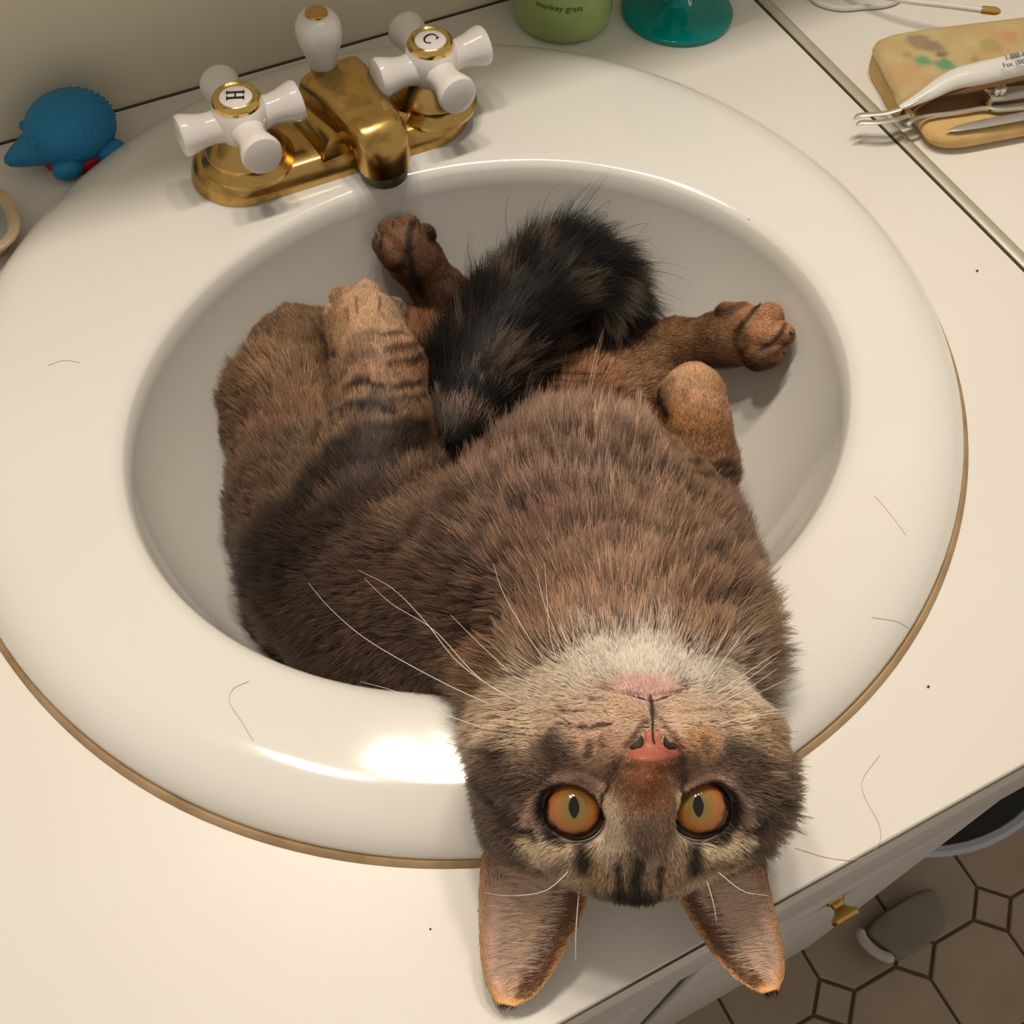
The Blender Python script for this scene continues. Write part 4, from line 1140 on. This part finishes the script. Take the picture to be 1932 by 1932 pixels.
GAIN = np.array([1.22, 1.26, 1.30])
def soft(c):
    """keep colours below white without changing their hue"""
    m = c.max(1, keepdims=True)
    return c * np.where(m > .92, .92 / m, 1)
def coat(p, n):
    """colour, hair length and lie for points p with normals n"""
    N = len(p)
    order = np.lexsort(np.floor(p / 3.0).T)          # neighbours together, so most markings can be skipped
    p = p[order]; n = n[order]
    col = np.zeros((N, 3)); ln = np.zeros(N); dr = np.zeros((N, 3))
    CH = 3000
    for s in range(0, N, CH):
        q = p[s:s + CH]; nn = n[s:s + CH]; qlo, qhi = q.min(0), q.max(0)
        d = np.sqrt(((q[:, None] - MK3[None]) ** 2).sum(2))
        d = d + 1.2 * np.clip(.6 - nn @ MKN.T, 0, 2)
        w = 1 / (d + .22) ** 6; w /= w.sum(1)[:, None]
        c = w @ MKC; l = w @ MKL; t = w @ MKD
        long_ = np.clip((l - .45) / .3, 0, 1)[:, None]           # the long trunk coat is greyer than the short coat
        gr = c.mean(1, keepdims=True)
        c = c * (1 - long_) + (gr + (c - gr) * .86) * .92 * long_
        # tail
        dt = np.sqrt(((q[:, None] - TAIL[None]) ** 2).sum(2)); k = dt.argmin(1); m = dt.min(1) < np.interp(k, [0, 3, 14], [1.5, 1.75, 1.75])
        m &= nn[:, 2] > -2
        if m.any():
            k = np.clip(k, 0, 13)
            nz = vnoise(q, 1.1, 5)
            tc = np.clip((nz - .6) / .1, 0, 1)[:, None] * srgb((92, 77, 63)) + (1 - np.clip((nz - .6) / .1, 0, 1))[:, None] * srgb((22, 17, 14))
            c[m] = tc[m]; l[m] = 1.9; t[m] = _tt[k[m]] + nn[m] * .15
        # drawn markings
        warp = (np.stack([vnoise(q, 2.2, 1), vnoise(q, 2.2, 2), vnoise(q, 2.2, 3)], 1) - .5) * .22
        for L, wd, lc, st in LP:
            lo = L.min(0) - wd * 3; hi = L.max(0) + wd * 3
            if (qlo > hi).any() or (qhi < lo).any(): continue
            mm = ((q > lo) & (q < hi)).all(1)
            if not mm.any(): continue
            qq = q[mm] + warp[mm] * min(1, wd * 3)
            best = np.full(len(qq), 9.0)
            for a, b in zip(L[:-1], L[1:]):
                ba = b - a
                if ba @ ba > 4: continue
                h = np.clip((qq - a) @ ba / (ba @ ba + 1e-9), 0, 1)
                best = np.minimum(best, np.linalg.norm(qq - a - h[:, None] * ba, axis=1))
            f = st * np.clip(1.35 - best / wd * .75, 0, 1)
            if wd < .1 and max(lc) < .16: f = f * np.clip((vnoise(q[mm], 5.5, 31) - .34) / .12, .1, 1)
            c[mm] = c[mm] * (1 - f[:, None]) + lc * f[:, None]
        col[s:s + CH] = c; ln[s:s + CH] = np.where(l > .8, l * 1.25, l); dr[s:s + CH] = t
    dr = dr - n * (dr * n).sum(1)[:, None]
    dr /= np.linalg.norm(dr, axis=1)[:, None] + 1e-9
    inv = np.empty(N, np.int64); inv[order] = np.arange(N)
    return soft(col * GAIN)[inv], ln[inv], dr[inv]

def tint_material(name, rough, use_normal=False, root=.5):
    m = bpy.data.materials.new(name); m.use_nodes = True
    nt = m.node_tree; b = nt.nodes['Principled BSDF']
    at = nt.nodes.new('ShaderNodeAttribute'); at.attribute_name = 'tint'
    b.inputs['Roughness'].default_value = rough
    b.inputs['Specular IOR Level'].default_value = .25
    if use_normal:
        an = nt.nodes.new('ShaderNodeAttribute'); an.attribute_name = 'skin_normal'
        nt.links.new(an.outputs['Vector'], b.inputs['Normal'])
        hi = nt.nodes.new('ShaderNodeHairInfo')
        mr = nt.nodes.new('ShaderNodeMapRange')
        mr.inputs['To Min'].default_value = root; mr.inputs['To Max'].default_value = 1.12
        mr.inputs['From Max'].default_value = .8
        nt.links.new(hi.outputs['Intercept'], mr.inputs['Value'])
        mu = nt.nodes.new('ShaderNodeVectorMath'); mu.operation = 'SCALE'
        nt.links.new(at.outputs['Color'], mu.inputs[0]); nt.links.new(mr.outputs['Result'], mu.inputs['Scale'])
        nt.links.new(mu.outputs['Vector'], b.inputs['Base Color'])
    else:
        nt.links.new(at.outputs['Color'], b.inputs['Base Color'])
    return m
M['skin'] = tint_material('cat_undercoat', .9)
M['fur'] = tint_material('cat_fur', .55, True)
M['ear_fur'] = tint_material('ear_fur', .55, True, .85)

def fur_object(name, p0, n, t, L, col, r0, parent, npts=5, lift0=None, lift1=None, sag=0.0, clump=.4, clump_w=.62, mat_='fur'):
    N = len(p0)
    t = t + clump * (np.stack([vnoise(p0, 3.0, 11), vnoise(p0, 3.0, 12), vnoise(p0, 3.0, 13)], 1) - .5) * 1.6 + RNG.normal(0, .16, (N, 3))
    t -= n * (t * n).sum(1)[:, None]; t /= np.linalg.norm(t, axis=1)[:, None] + 1e-9
    pts = np.zeros((N, npts, 3)); q = p0 - n * .03; pts[:, 0] = q
    lj = RNG.normal(0, 9, N)
    l0 = np.interp(L, [.15, .5, 1.2, 2], [40, 52, 62, 70]) if lift0 is None else lift0
    l1 = np.interp(L, [.15, .5, 1.2, 2], [8, 14, 22, 32]) if lift1 is None else lift1
    for k in range(1, npts):
        a = np.radians(l0 + (l1 - l0) * (k - 1) / (npts - 2) + lj)[:, None]
        d = n * np.sin(a) + t * np.cos(a)
        d[:, 2] -= sag * k / npts
        q = q + d * (L / (npts - 1))[:, None]
        pts[:, k] = q
    if clump_w > 0 and N > 500:
        from mathutils import kdtree
        gstep = 10
        gi = np.arange(0, N, gstep)
        kd = kdtree.KDTree(len(gi))
        for i_, g_ in enumerate(gi): kd.insert(p0[g_], i_)
        kd.balance()
        near = gi[np.fromiter((kd.find(c_)[1] for c_ in p0), np.int64, N)]
        d0 = np.linalg.norm(p0 - p0[near], axis=1)
        wc = clump_w * np.interp(L, [.12, .4, 1.2, 2.2], [.25, .6, .95, 1.1]) * np.clip(1.6 - d0 / (.25 + .25 * L), 0, 1) * (.5 + RNG.random(N))
        wc = np.clip(wc, 0, .92)
        for k in range(1, npts):
            s_ = (k / (npts - 1)) ** 1.3
            pts[:, k] += (pts[near, k] - pts[:, k]) * (wc * s_)[:, None]
    hc = bpy.data.hair_curves.new(name)
    hc.add_curves([npts] * N)
    org = ORG[parent.name]
    hc.points.foreach_set('position', ((pts - org) * .01).astype(np.float32).ravel())
    prof = np.interp(np.linspace(0, 1, npts), [0, .5, 1], [1, .8, .12])
    rad = (r0[:, None] * prof[None]).astype(np.float32) * .01
    a = hc.attributes.new('radius', 'FLOAT', 'POINT') if 'radius' not in hc.attributes else hc.attributes['radius']
    a.data.foreach_set('value', rad.ravel())
    a = hc.attributes.new('tint', 'FLOAT_COLOR', 'CURVE')
    a.data.foreach_set('color', np.c_[col, np.ones(N)].astype(np.float32).ravel())
    a = hc.attributes.new('skin_normal', 'FLOAT_VECTOR', 'CURVE')
    a.data.foreach_set('vector', n.astype(np.float32).ravel())
    hc.materials.append(M[mat_])
    o = bpy.data.objects.new(name, hc); COL.objects.link(o)
    ORG[o.name] = org; o.parent = parent
    o['kind'] = 'stuff'
    return o

CAT_O = np.array([-2.0, -6.0, -12.0])
cat = thing('tabby_cat', CAT_O, 'brown tabby cat lying belly up in the sink, head upside down over its rim', 'cat')
cv, cf = surface_nets((-20, -31.5, -13.5), (18, 16, 12), 0.15)
for _ in range(2):
    s = sdf(cv); cv = cv - grad(cv) * s[:, None] * .8
cn = grad(cv)
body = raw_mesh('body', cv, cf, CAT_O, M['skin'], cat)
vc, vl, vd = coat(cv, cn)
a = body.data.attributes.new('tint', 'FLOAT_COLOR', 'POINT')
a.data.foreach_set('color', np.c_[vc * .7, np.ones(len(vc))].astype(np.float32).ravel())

# hairs: more and shorter on the face and paws
tri = np.concatenate([cf[:, [0, 1, 2]], cf[:, [0, 2, 3]]])
A, B, Cc = cv[tri[:, 0]], cv[tri[:, 1]], cv[tri[:, 2]]
area = np.linalg.norm(np.cross(B - A, Cc - A), axis=1) / 2
ctr = (A + B + Cc) / 3; tn = cn[tri].mean(1)
tl = vl[tri].mean(1)
dens = np.interp(tl, [.12, .3, .6, 1.0, 1.5], [2600, 1500, 800, 420, 360])
hx = (ctr - HO) @ HF
inhole = np.zeros(len(ctr), bool)
for i, c in enumerate(EYES):
    s_ = -1 if c[0] < 0 else 1
    rx = np.abs(hx[:, 0] - c[0]) / 1.04; ry = np.abs(hx[:, 1] - c[1] + .10 * s_ * (hx[:, 0] - c[0])) / .95
    inhole |= (rx * rx + ry * ry < 1.0) & (hx[:, 2] > -2.5)
zsk = np.where(np.hypot(ctr[:, 0] / RO[0], ctr[:, 1] / RO[1]) < 1, sink_h(ctr[:, 0], ctr[:, 1]), np.where(ctr[:, 1] > FRONT, 0, -20))
keep = (tn[:, 2] > -.3) & (ctr[:, 2] - zsk > .3) & ~inhole
dens = dens * keep
wgt = area * dens
NH = int(wgt.sum() * FUR_K)
pick = RNG.choice(len(tri), NH, p=wgt / wgt.sum())
u, v = RNG.random(NH), RNG.random(NH); fl = u + v > 1; u[fl] = 1 - u[fl]; v[fl] = 1 - v[fl]
p0 = A[pick] + (B - A)[pick] * u[:, None] + (Cc - A)[pick] * v[:, None]
n0 = cn[tri[pick]].mean(1); n0 /= np.linalg.norm(n0, axis=1)[:, None]
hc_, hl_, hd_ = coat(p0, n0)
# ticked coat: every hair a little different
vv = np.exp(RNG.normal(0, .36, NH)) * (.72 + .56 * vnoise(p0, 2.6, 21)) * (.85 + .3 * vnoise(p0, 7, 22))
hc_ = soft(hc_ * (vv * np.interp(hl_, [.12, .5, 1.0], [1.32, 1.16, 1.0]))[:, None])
lens = hl_ * (.55 + .7 * RNG.random(NH)) * (.7 + .6 * vnoise(p0, 1.6, 23))
wisp = (hl_ > 1.8) & (RNG.random(NH) < .01)
lens = np.where(wisp, lens * 2.1, lens)
r0 = np.interp(hl_, [.12, .4, 1.2], [.0075, .0095, .012]) * (.8 + .4 * RNG.random(NH))
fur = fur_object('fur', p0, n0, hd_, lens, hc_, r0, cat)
print('HAIRS', NH, 'verts', len(cv))

# ---- eyes
def eye_material():
    m = mat('amber_eye', (0.5, 0.2, 0.03), .04, coat=.3)
    nt = m.node_tree; b = nt.nodes['Principled BSDF']; L = nt.links
    tc = nt.nodes.new('ShaderNodeTexCoord'); sp = nt.nodes.new('ShaderNodeSeparateXYZ'); L.new(tc.outputs['Object'], sp.inputs[0])
    def math_(op, a, b_=None, c_=None):
        n = nt.nodes.new('ShaderNodeMath'); n.operation = op
        for i, x in enumerate((a, b_, c_)):
            if x is None: continue
            if isinstance(x, (int, float)): n.inputs[i].default_value = x
            else: L.new(x, n.inputs[i])
        return n.outputs[0]
    x, y = sp.outputs[0], sp.outputs[1]
    r = math_('SQRT', math_('ADD', math_('MULTIPLY', x, x), math_('MULTIPLY', y, y)))
    nz = nt.nodes.new('ShaderNodeTexNoise'); nz.inputs['Scale'].default_value = 420; L.new(tc.outputs['Object'], nz.inputs['Vector'])
    rr = math_('MULTIPLY_ADD', nz.outputs['Fac'], .0016, r)
    rp = nt.nodes.new('ShaderNodeValToRGB'); L.new(math_('DIVIDE', rr, .0105), rp.inputs['Fac'])
    e = rp.color_ramp.elements
    e[0].position = .22; e[0].color = (.15, .13, .035, 1); e[1].position = .92; e[1].color = (.02, .01, .006, 1)
    for p_, c_ in ((.42, (.23, .145, .035, 1)), (.66, (.35, .14, .032, 1)), (.82, (.36, .11, .028, 1)), (.87, (.12, .04, .015, 1))):
        k = e.new(p_); k.color = c_
    # slit pupil
    px = math_('DIVIDE', math_('ABSOLUTE', x), .0017); py = math_('DIVIDE', math_('ABSOLUTE', y), .0035)
    el = math_('ADD', math_('POWER', px, 1.5), math_('POWER', py, 1.7))
    mr = nt.nodes.new('ShaderNodeMapRange'); mr.inputs['From Min'].default_value = .95; mr.inputs['From Max'].default_value = 1.1; L.new(el, mr.inputs['Value'])
    mx = nt.nodes.new('ShaderNodeMix'); mx.data_type = 'RGBA'; mx.inputs[6].default_value = (.004, .004, .003, 1)
    L.new(mr.outputs['Result'], mx.inputs[0]); L.new(rp.outputs['Color'], mx.inputs[7]); L.new(mx.outputs[2], b.inputs['Base Color'])
    return m
M['eye'] = eye_material()
for c in EYES:
    ec = H(*c)
    gz = CAM_C - ec; gz /= np.linalg.norm(gz)
    gx = HX - gz * (HX @ gz); gx /= np.linalg.norm(gx); gy = np.cross(gz, gx)
    v, f = ellipsoid((0, 0, 0), (EYE_R, EYE_R, EYE_R), None, 40, 28)
    v = np.array(v); f = [tuple(q) for q in f]
    me = bpy.data.meshes.new('eye'); me.from_pydata((v * .01).tolist(), [], f)
    me.polygons.foreach_set('use_smooth', [True] * len(me.polygons)); me.materials.append(M['eye'])
    o = bpy.data.objects.new('eye', me); COL.objects.link(o); o.parent = cat
    mm = Matrix.Identity(4)
    for i in range(3):
        mm[i][0], mm[i][1], mm[i][2], mm[i][3] = gx[i], gy[i], gz[i], (ec - CAT_O)[i] * .01
    o.matrix_local = mm
    o['label'] = 'amber eye with a narrow slit pupil'

# ---- nose leather, nostrils, mouth
M['nose'] = mat('pink_nose', (0.43, 0.125, 0.08), .45, bump=(900, .15))
M['nostril'] = mat('dark_skin', (0.03, 0.014, 0.01), .7)
def patch(name, outline, height, m, rings=7, parent=None, smooth_n=56):
    o = smooth_poly(outline, smooth_n); c = o.mean(0)
    V = []; ks = np.linspace(1, 0, rings)
    P2 = np.concatenate([c + (o - c) * k for k in ks[:-1]] + [c[None]])
    S = surf(P2); N = grad(S); 
    N[:] = N.mean(0) / np.linalg.norm(N.mean(0))
    hgt = np.concatenate([np.full(len(o), height * math.sqrt(max(0, 1 - k ** 4))) - (.12 if k == 1 else 0) for k in ks[:-1]] + [np.array([height])])
    V = S + N * hgt[:, None]; n = len(o); F = []
    for i in range(rings - 2):
        for k in range(n):
            k2 = (k + 1) % n; F.append((i * n + k, i * n + k2, (i + 1) * n + k2, (i + 1) * n + k))
    for k in range(n): F.append(((rings - 2) * n + k, (rings - 2) * n + (k + 1) % n, len(V) - 1))
    return MB().add(V, F).build(name, m, parent or cat, smooth='all')
nose = patch('nose', [(1178, 1422), (1183, 1432), (1203, 1439), (1232, 1441), (1264, 1439), (1282, 1432), (1286, 1420), (1272, 1414), (1258, 1410), (1250, 1396), (1250, 1380), (1240, 1374), (1231, 1380), (1222, 1374), (1213, 1381), (1214, 1398), (1206, 1411), (1192, 1415)], .13, M['nose'])
tag(nose, 'pink nose leather')
for out in ([(1184, 1414), (1192, 1406), (1204, 1397), (1212, 1386), (1217, 1398), (1212, 1413), (1200, 1417)], [(1280, 1412), (1272, 1404), (1260, 1396), (1253, 1385), (1249, 1398), (1255, 1412), (1266, 1416)]):
    patch('nostril', out, .15, M['nostril'], 5, cat, 30)
for nm, pts, rad in (('philtrum', [(1229, 1322), (1230, 1340), (1231, 1356), (1231, 1378)], .035), ('mouth', [(1190, 1314), (1210, 1319), (1229, 1324), (1250, 1318), (1266, 1313)], .03), ('nose_groove', [(1231, 1380), (1233, 1396), (1235, 1402)], .03)):
    q = surf(curve_pts(pts, 20)); q = q + grad(q) * (.16 if nm == 'nose_groove' else .05)
    MB().add(*tube(q, rad, 8)).build(nm, M['nostril'], cat)

# ---- ears
def HP(px, py, zh):
    """sight line met with the head plane at depth zh"""
    d = CAM_R @ np.array([(px - 966) / CAM_F, -(py - 966) / CAM_F, -1.0])
    o = HO + HZ * zh
    return CAM_C + d * (((o - CAM_C) @ HZ) / (d @ HZ))
def ear(outer, inner, zb, zt, name='ear'):
    NU, NV = 26, 15
    oc, ic = curve_pts(outer, NU), curve_pts(inner, NU)
    front = np.zeros((NU, NV, 3)); back = np.zeros((NU, NV, 3))
    for i in range(NU):
        u = i / (NU - 1); zz = zb + (zt - zb) * u
        for j in range(NV):
            w = j / (NV - 1); x = 2 * w - 1
            p2 = oc[i] * (1 - w) + ic[i] * w
            cup = (1 - x * x) * 1.15 * (1 - u) ** .55 * (1 if u < 1 else 0)
            th = .05 + .13 * (1 - x * x) * (1 - .6 * u)
            front[i, j] = HP(*p2, zz - cup + .25 * x * x * 0)
            back[i, j] = HP(*p2, zz - cup) - HZ * th * 2
    v = np.concatenate([front.reshape(-1, 3), back.reshape(-1, 3)]); F = []
    o = NU * NV
    for i in range(NU - 1):
        for j in range(NV - 1):
            a = i * NV + j
            F.append((a, a + 1, a + NV + 1, a + NV)); F.append((o + a, o + a + NV, o + a + NV + 1, o + a + 1))
        for j in (0, NV - 1):
            a = i * NV + j; F.append((a, a + NV, o + a + NV, o + a))
    for j in range(NV - 1):
        for i in (0, NU - 1):
            a = i * NV + j; F.append((a, a + 1, o + a + 1, o + a))
    e = MB().add(v, F).build(name, M['ear'], cat, smooth='all')
    return e, front, back
def ear_material():
    m = tint_material('ear_skin', .6)
    m.node_tree.nodes['Principled BSDF'].inputs['Subsurface Weight'].default_value = 0.0
    return m
M['ear'] = ear_material()
EARS = [([(945, 1545), (914, 1600), (905, 1665), (904, 1740), (908, 1810), (920, 1862), (938, 1893)], [(1120, 1640), (1104, 1705), (1082, 1760), (1054, 1815), (1030, 1852), (1006, 1880), (972, 1899)]),
        ([(1405, 1550), (1438, 1600), (1448, 1660), (1463, 1725), (1476, 1785), (1480, 1832), (1470, 1866)], [(1258, 1640), (1286, 1702), (1318, 1758), (1352, 1808), (1384, 1842), (1412, 1862), (1440, 1874)])]
for oc_, ic_ in EARS:
    e, fr, bk = ear(oc_, ic_, -3.0, -3.3)
    NU, NV = fr.shape[:2]
    U, W = np.meshgrid(np.linspace(0, 1, NU), np.linspace(0, 1, NV), indexing='ij')
    pink = srgb((244, 208, 192)); dark = srgb((158, 118, 92)); rim = srgb((205, 160, 110)); brown = srgb((128, 78, 62))
    f1 = np.clip(1 - np.abs(W - .36) / .34, 0, 1)[..., None] * np.clip((U - .15) / .25, 0, 1)[..., None]
    colr = dark * (1 - f1) + pink * f1
    f2 = np.clip((.55 - U) / .3, 0, 1)[..., None] * np.clip((.5 - W) / .3, 0, 1)[..., None] * .8
    colr = colr * (1 - f2) + brown * f2
    f3 = (np.clip((U - .82) / .15, 0, 1) + np.clip((.06 - W) / .06, 0, 1) * .5)[..., None].clip(0, 1)
    colr = colr * (1 - f3) + rim * f3
    a = e.data.attributes.new('tint', 'FLOAT_COLOR', 'POINT')
    EG = np.array([1.5, 1.46, 1.42])
    c2 = np.concatenate([colr.reshape(-1, 3), np.tile(srgb((130, 100, 76)), (NU * NV, 1))])
    a.data.foreach_set('color', np.c_[soft(c2 * EG), np.ones(len(c2))].astype(np.float32).ravel())
    # hair on the ear: long pale hairs sweeping from the inner edge, short ones on the rim and the back
    def grid(fr_, u, w):
        x = u * (NU - 1); y = w * (NV - 1); i = np.clip(x.astype(int), 0, NU - 2); j = np.clip(y.astype(int), 0, NV - 2)
        a_ = (x - i)[:, None]; b_ = (y - j)[:, None]
        return fr_[i, j] * (1 - a_) * (1 - b_) + fr_[i + 1, j] * a_ * (1 - b_) + fr_[i, j + 1] * (1 - a_) * b_ + fr_[i + 1, j + 1] * a_ * b_
    def ear_hair(n, wlo, whi, ulo, uhi, side, L, colfn, tw, tu, r, pw=1.0, pu=1.0):
        u = ulo + (uhi - ulo) * (1 - np.sqrt(1 - RNG.random(n) * .999)) ** pu; w = wlo + (whi - wlo) * RNG.random(n) ** pw
        S_ = fr if side > 0 else bk
        p = grid(S_, u, w); e_ = .02
        du = grid(S_, np.clip(u + e_, 0, 1), w) - grid(S_, np.clip(u - e_, 0, 1), w)
        dw = grid(S_, u, np.clip(w + e_, 0, 1)) - grid(S_, u, np.clip(w - e_, 0, 1))
        du /= np.linalg.norm(du, axis=1)[:, None] + 1e-9; dw /= np.linalg.norm(dw, axis=1)[:, None] + 1e-9
        nn = np.cross(du, dw); nn /= np.linalg.norm(nn, axis=1)[:, None] + 1e-9
        nn *= np.sign((nn @ HZ) * side)[:, None]
        t = du * tu + dw * tw
        return p, nn, t / np.linalg.norm(t, axis=1)[:, None], L * (.6 + .7 * RNG.random(n)), soft(colfn(u, w) * np.exp(RNG.normal(0, .22, n))[:, None] * EG), np.full(n, r)
    pale = srgb((250, 226, 206)); drk = srgb((112, 84, 64))
    sets = [ear_hair(5200, .45, 1.0, 0, .9, 1, .42, lambda u, w: np.where((w > .72)[:, None], drk, srgb((240, 206, 182))) + 0 * u[:, None], -.75, .65, .008),
            ear_hair(2600, .3, .9, .02, .75, 1, .95, lambda u, w: pale * np.ones((len(u), 1)), -1.0, .35, .006),
            ear_hair(700, .0, .35, .15, .8, 1, .35, lambda u, w: pale * np.ones((len(u), 1)), .2, .9, .006),
            ear_hair(1400, .0, 1.0, .78, 1.0, 1, .12, lambda u, w: srgb((206, 164, 112)) * np.ones((len(u), 1)), 0, 1, .008),
            ear_hair(1800, .93, 1.0, .1, 1.0, 1, .16, lambda u, w: srgb((196, 154, 106)) * np.ones((len(u), 1)), .4, 1, .008),
            ear_hair(1500, .0, .06, .2, 1.0, 1, .12, lambda u, w: srgb((196, 150, 106)) * np.ones((len(u), 1)), -.3, 1, .008),
            ear_hair(4500, .0, 1.0, .0, 1.0, -1, .28, lambda u, w: srgb((110, 84, 62)) * np.ones((len(u), 1)), 0, 1, .008),
            ear_hair(70, .0, 1.0, .95, 1.0, -1, .42, lambda u, w: srgb((60, 45, 34)) * np.ones((len(u), 1)), 0, 1, .008)]
    cat_ = [np.concatenate([s_[k] for s_ in sets]) for k in range(6)]
    fur_object('ear_fur', *cat_, e, lift0=30, lift1=8, clump=.2, clump_w=.4, mat_='ear_fur')
    ORG[e.name] = CAT_O

# ---- whiskers
M['whisker'] = mat('white_whisker', (.85, .76, .66), .4)
M['whisker_dark'] = mat('dark_whisker', (.06, .04, .03), .4)
WH = [([(960, 1342), (840, 1290), (700, 1212), (625, 1150), (582, 1100)], .2, 0), ([(978, 1325), (870, 1255), (800, 1170), (740, 1110), (676, 1076)], .3, 0), ([(1000, 1335), (905, 1280), (820, 1190), (740, 1140), (688, 1092)], .35, 0),
      ([(950, 1385), (840, 1348), (750, 1306), (680, 1286)], .2, 0), ([(1055, 1268), (1038, 1200), (1032, 1130), (1028, 1062)], .5, 0), ([(1066, 1262), (1046, 1190), (1024, 1130), (1012, 1072)], .4, 0), ([(1040, 1270), (990, 1190), (950, 1120), (930, 1062)], .4, 0),
      ([(1075, 1258), (1082, 1200), (1075, 1150)], .5, 0), ([(985, 1290), (905, 1215), (850, 1160)], .3, 0),
      ([(1085, 1368), (1050, 1350), (1012, 1337)], .2, 1), ([(1070, 1388), (980, 1386), (880, 1372)], .2, 1), ([(1095, 1400), (1020, 1408), (950, 1422)], .25, 1), ([(960, 1420), (900, 1418), (840, 1400)], .3, 1),
      ([(1345, 1312), (1420, 1262), (1472, 1228)], .4, 0), ([(1352, 1322), (1420, 1275), (1466, 1240)], .5, 0), ([(1340, 1335), (1410, 1300), (1466, 1262)], .35, 0), ([(1362, 1340), (1430, 1308), (1492, 1278)], .3, 0), ([(1352, 1366), (1430, 1346), (1490, 1336)], .3, 0), ([(1375, 1362), (1430, 1350), (1484, 1344)], .2, 0),
      ([(1330, 1300), (1370, 1240), (1412, 1180)], .4, 0), ([(1318, 1290), (1345, 1240), (1372, 1190)], .4, 0),
      ([(1345, 1372), (1420, 1364), (1482, 1356)], .25, 1), ([(1362, 1392), (1440, 1384), (1506, 1380)], .25, 1), ([(1360, 1396), (1440, 1398), (1500, 1394)], .2, 1),
      ([(1092, 1668), (1087, 1750), (1086, 1812)], .3, 0), ([(1080, 1640), (1030, 1680), (960, 1690), (912, 1684)], .4, 0), ([(1330, 1650), (1345, 1700), (1352, 1740)], .3, 0), ([(1345, 1640), (1400, 1680), (1450, 1690)], .3, 0)]
_w0 = surf([w[0][0] for w in WH]); _wg = grad(_w0)
for (pts, up, dk), s0, g0 in zip(WH, _w0, _wg):
    base = s0 - g0 * .1
    ctrl = [base] + [P(x, y, s0[2] + up * (1 + i * .5)) for i, (x, y) in enumerate(pts[1:])]
    c = curve_pts(ctrl, 18)
    MB().add(*tube(c, np.linspace(.016, .005, 18) * (1.1 if dk else 1), 6)).build('whisker', M['whisker_dark' if dk else 'whisker'], cat, smooth='all')
# ---- claws and toe pads of the hind feet
M['claw'] = mat('dark_claw', (.035, .028, .022), .4)
for px, py, dx, dy in ((712, 452, -4, -14), (742, 428, 0, -14), (778, 424, 6, -10), (806, 440, 10, -8), (1428, 582, 6, -10), (1478, 598, 10, -4), (1490, 628, 10, 4), (1478, 664, 8, 6)):
    s0 = surf([(px, py)])[0]
    if s0[2] < -12: continue
    g = np.array([dx, dy]); z = s0[2]
    c = curve_pts([s0, P(px + dx * .6, py + dy * .6, z + .15), P(px + dx * 1.2, py + dy * 1.2, z - .1)], 8)
    MB().add(*tube(c, np.linspace(.09, .015, 8), 8)).build('claw', M['claw'], cat)
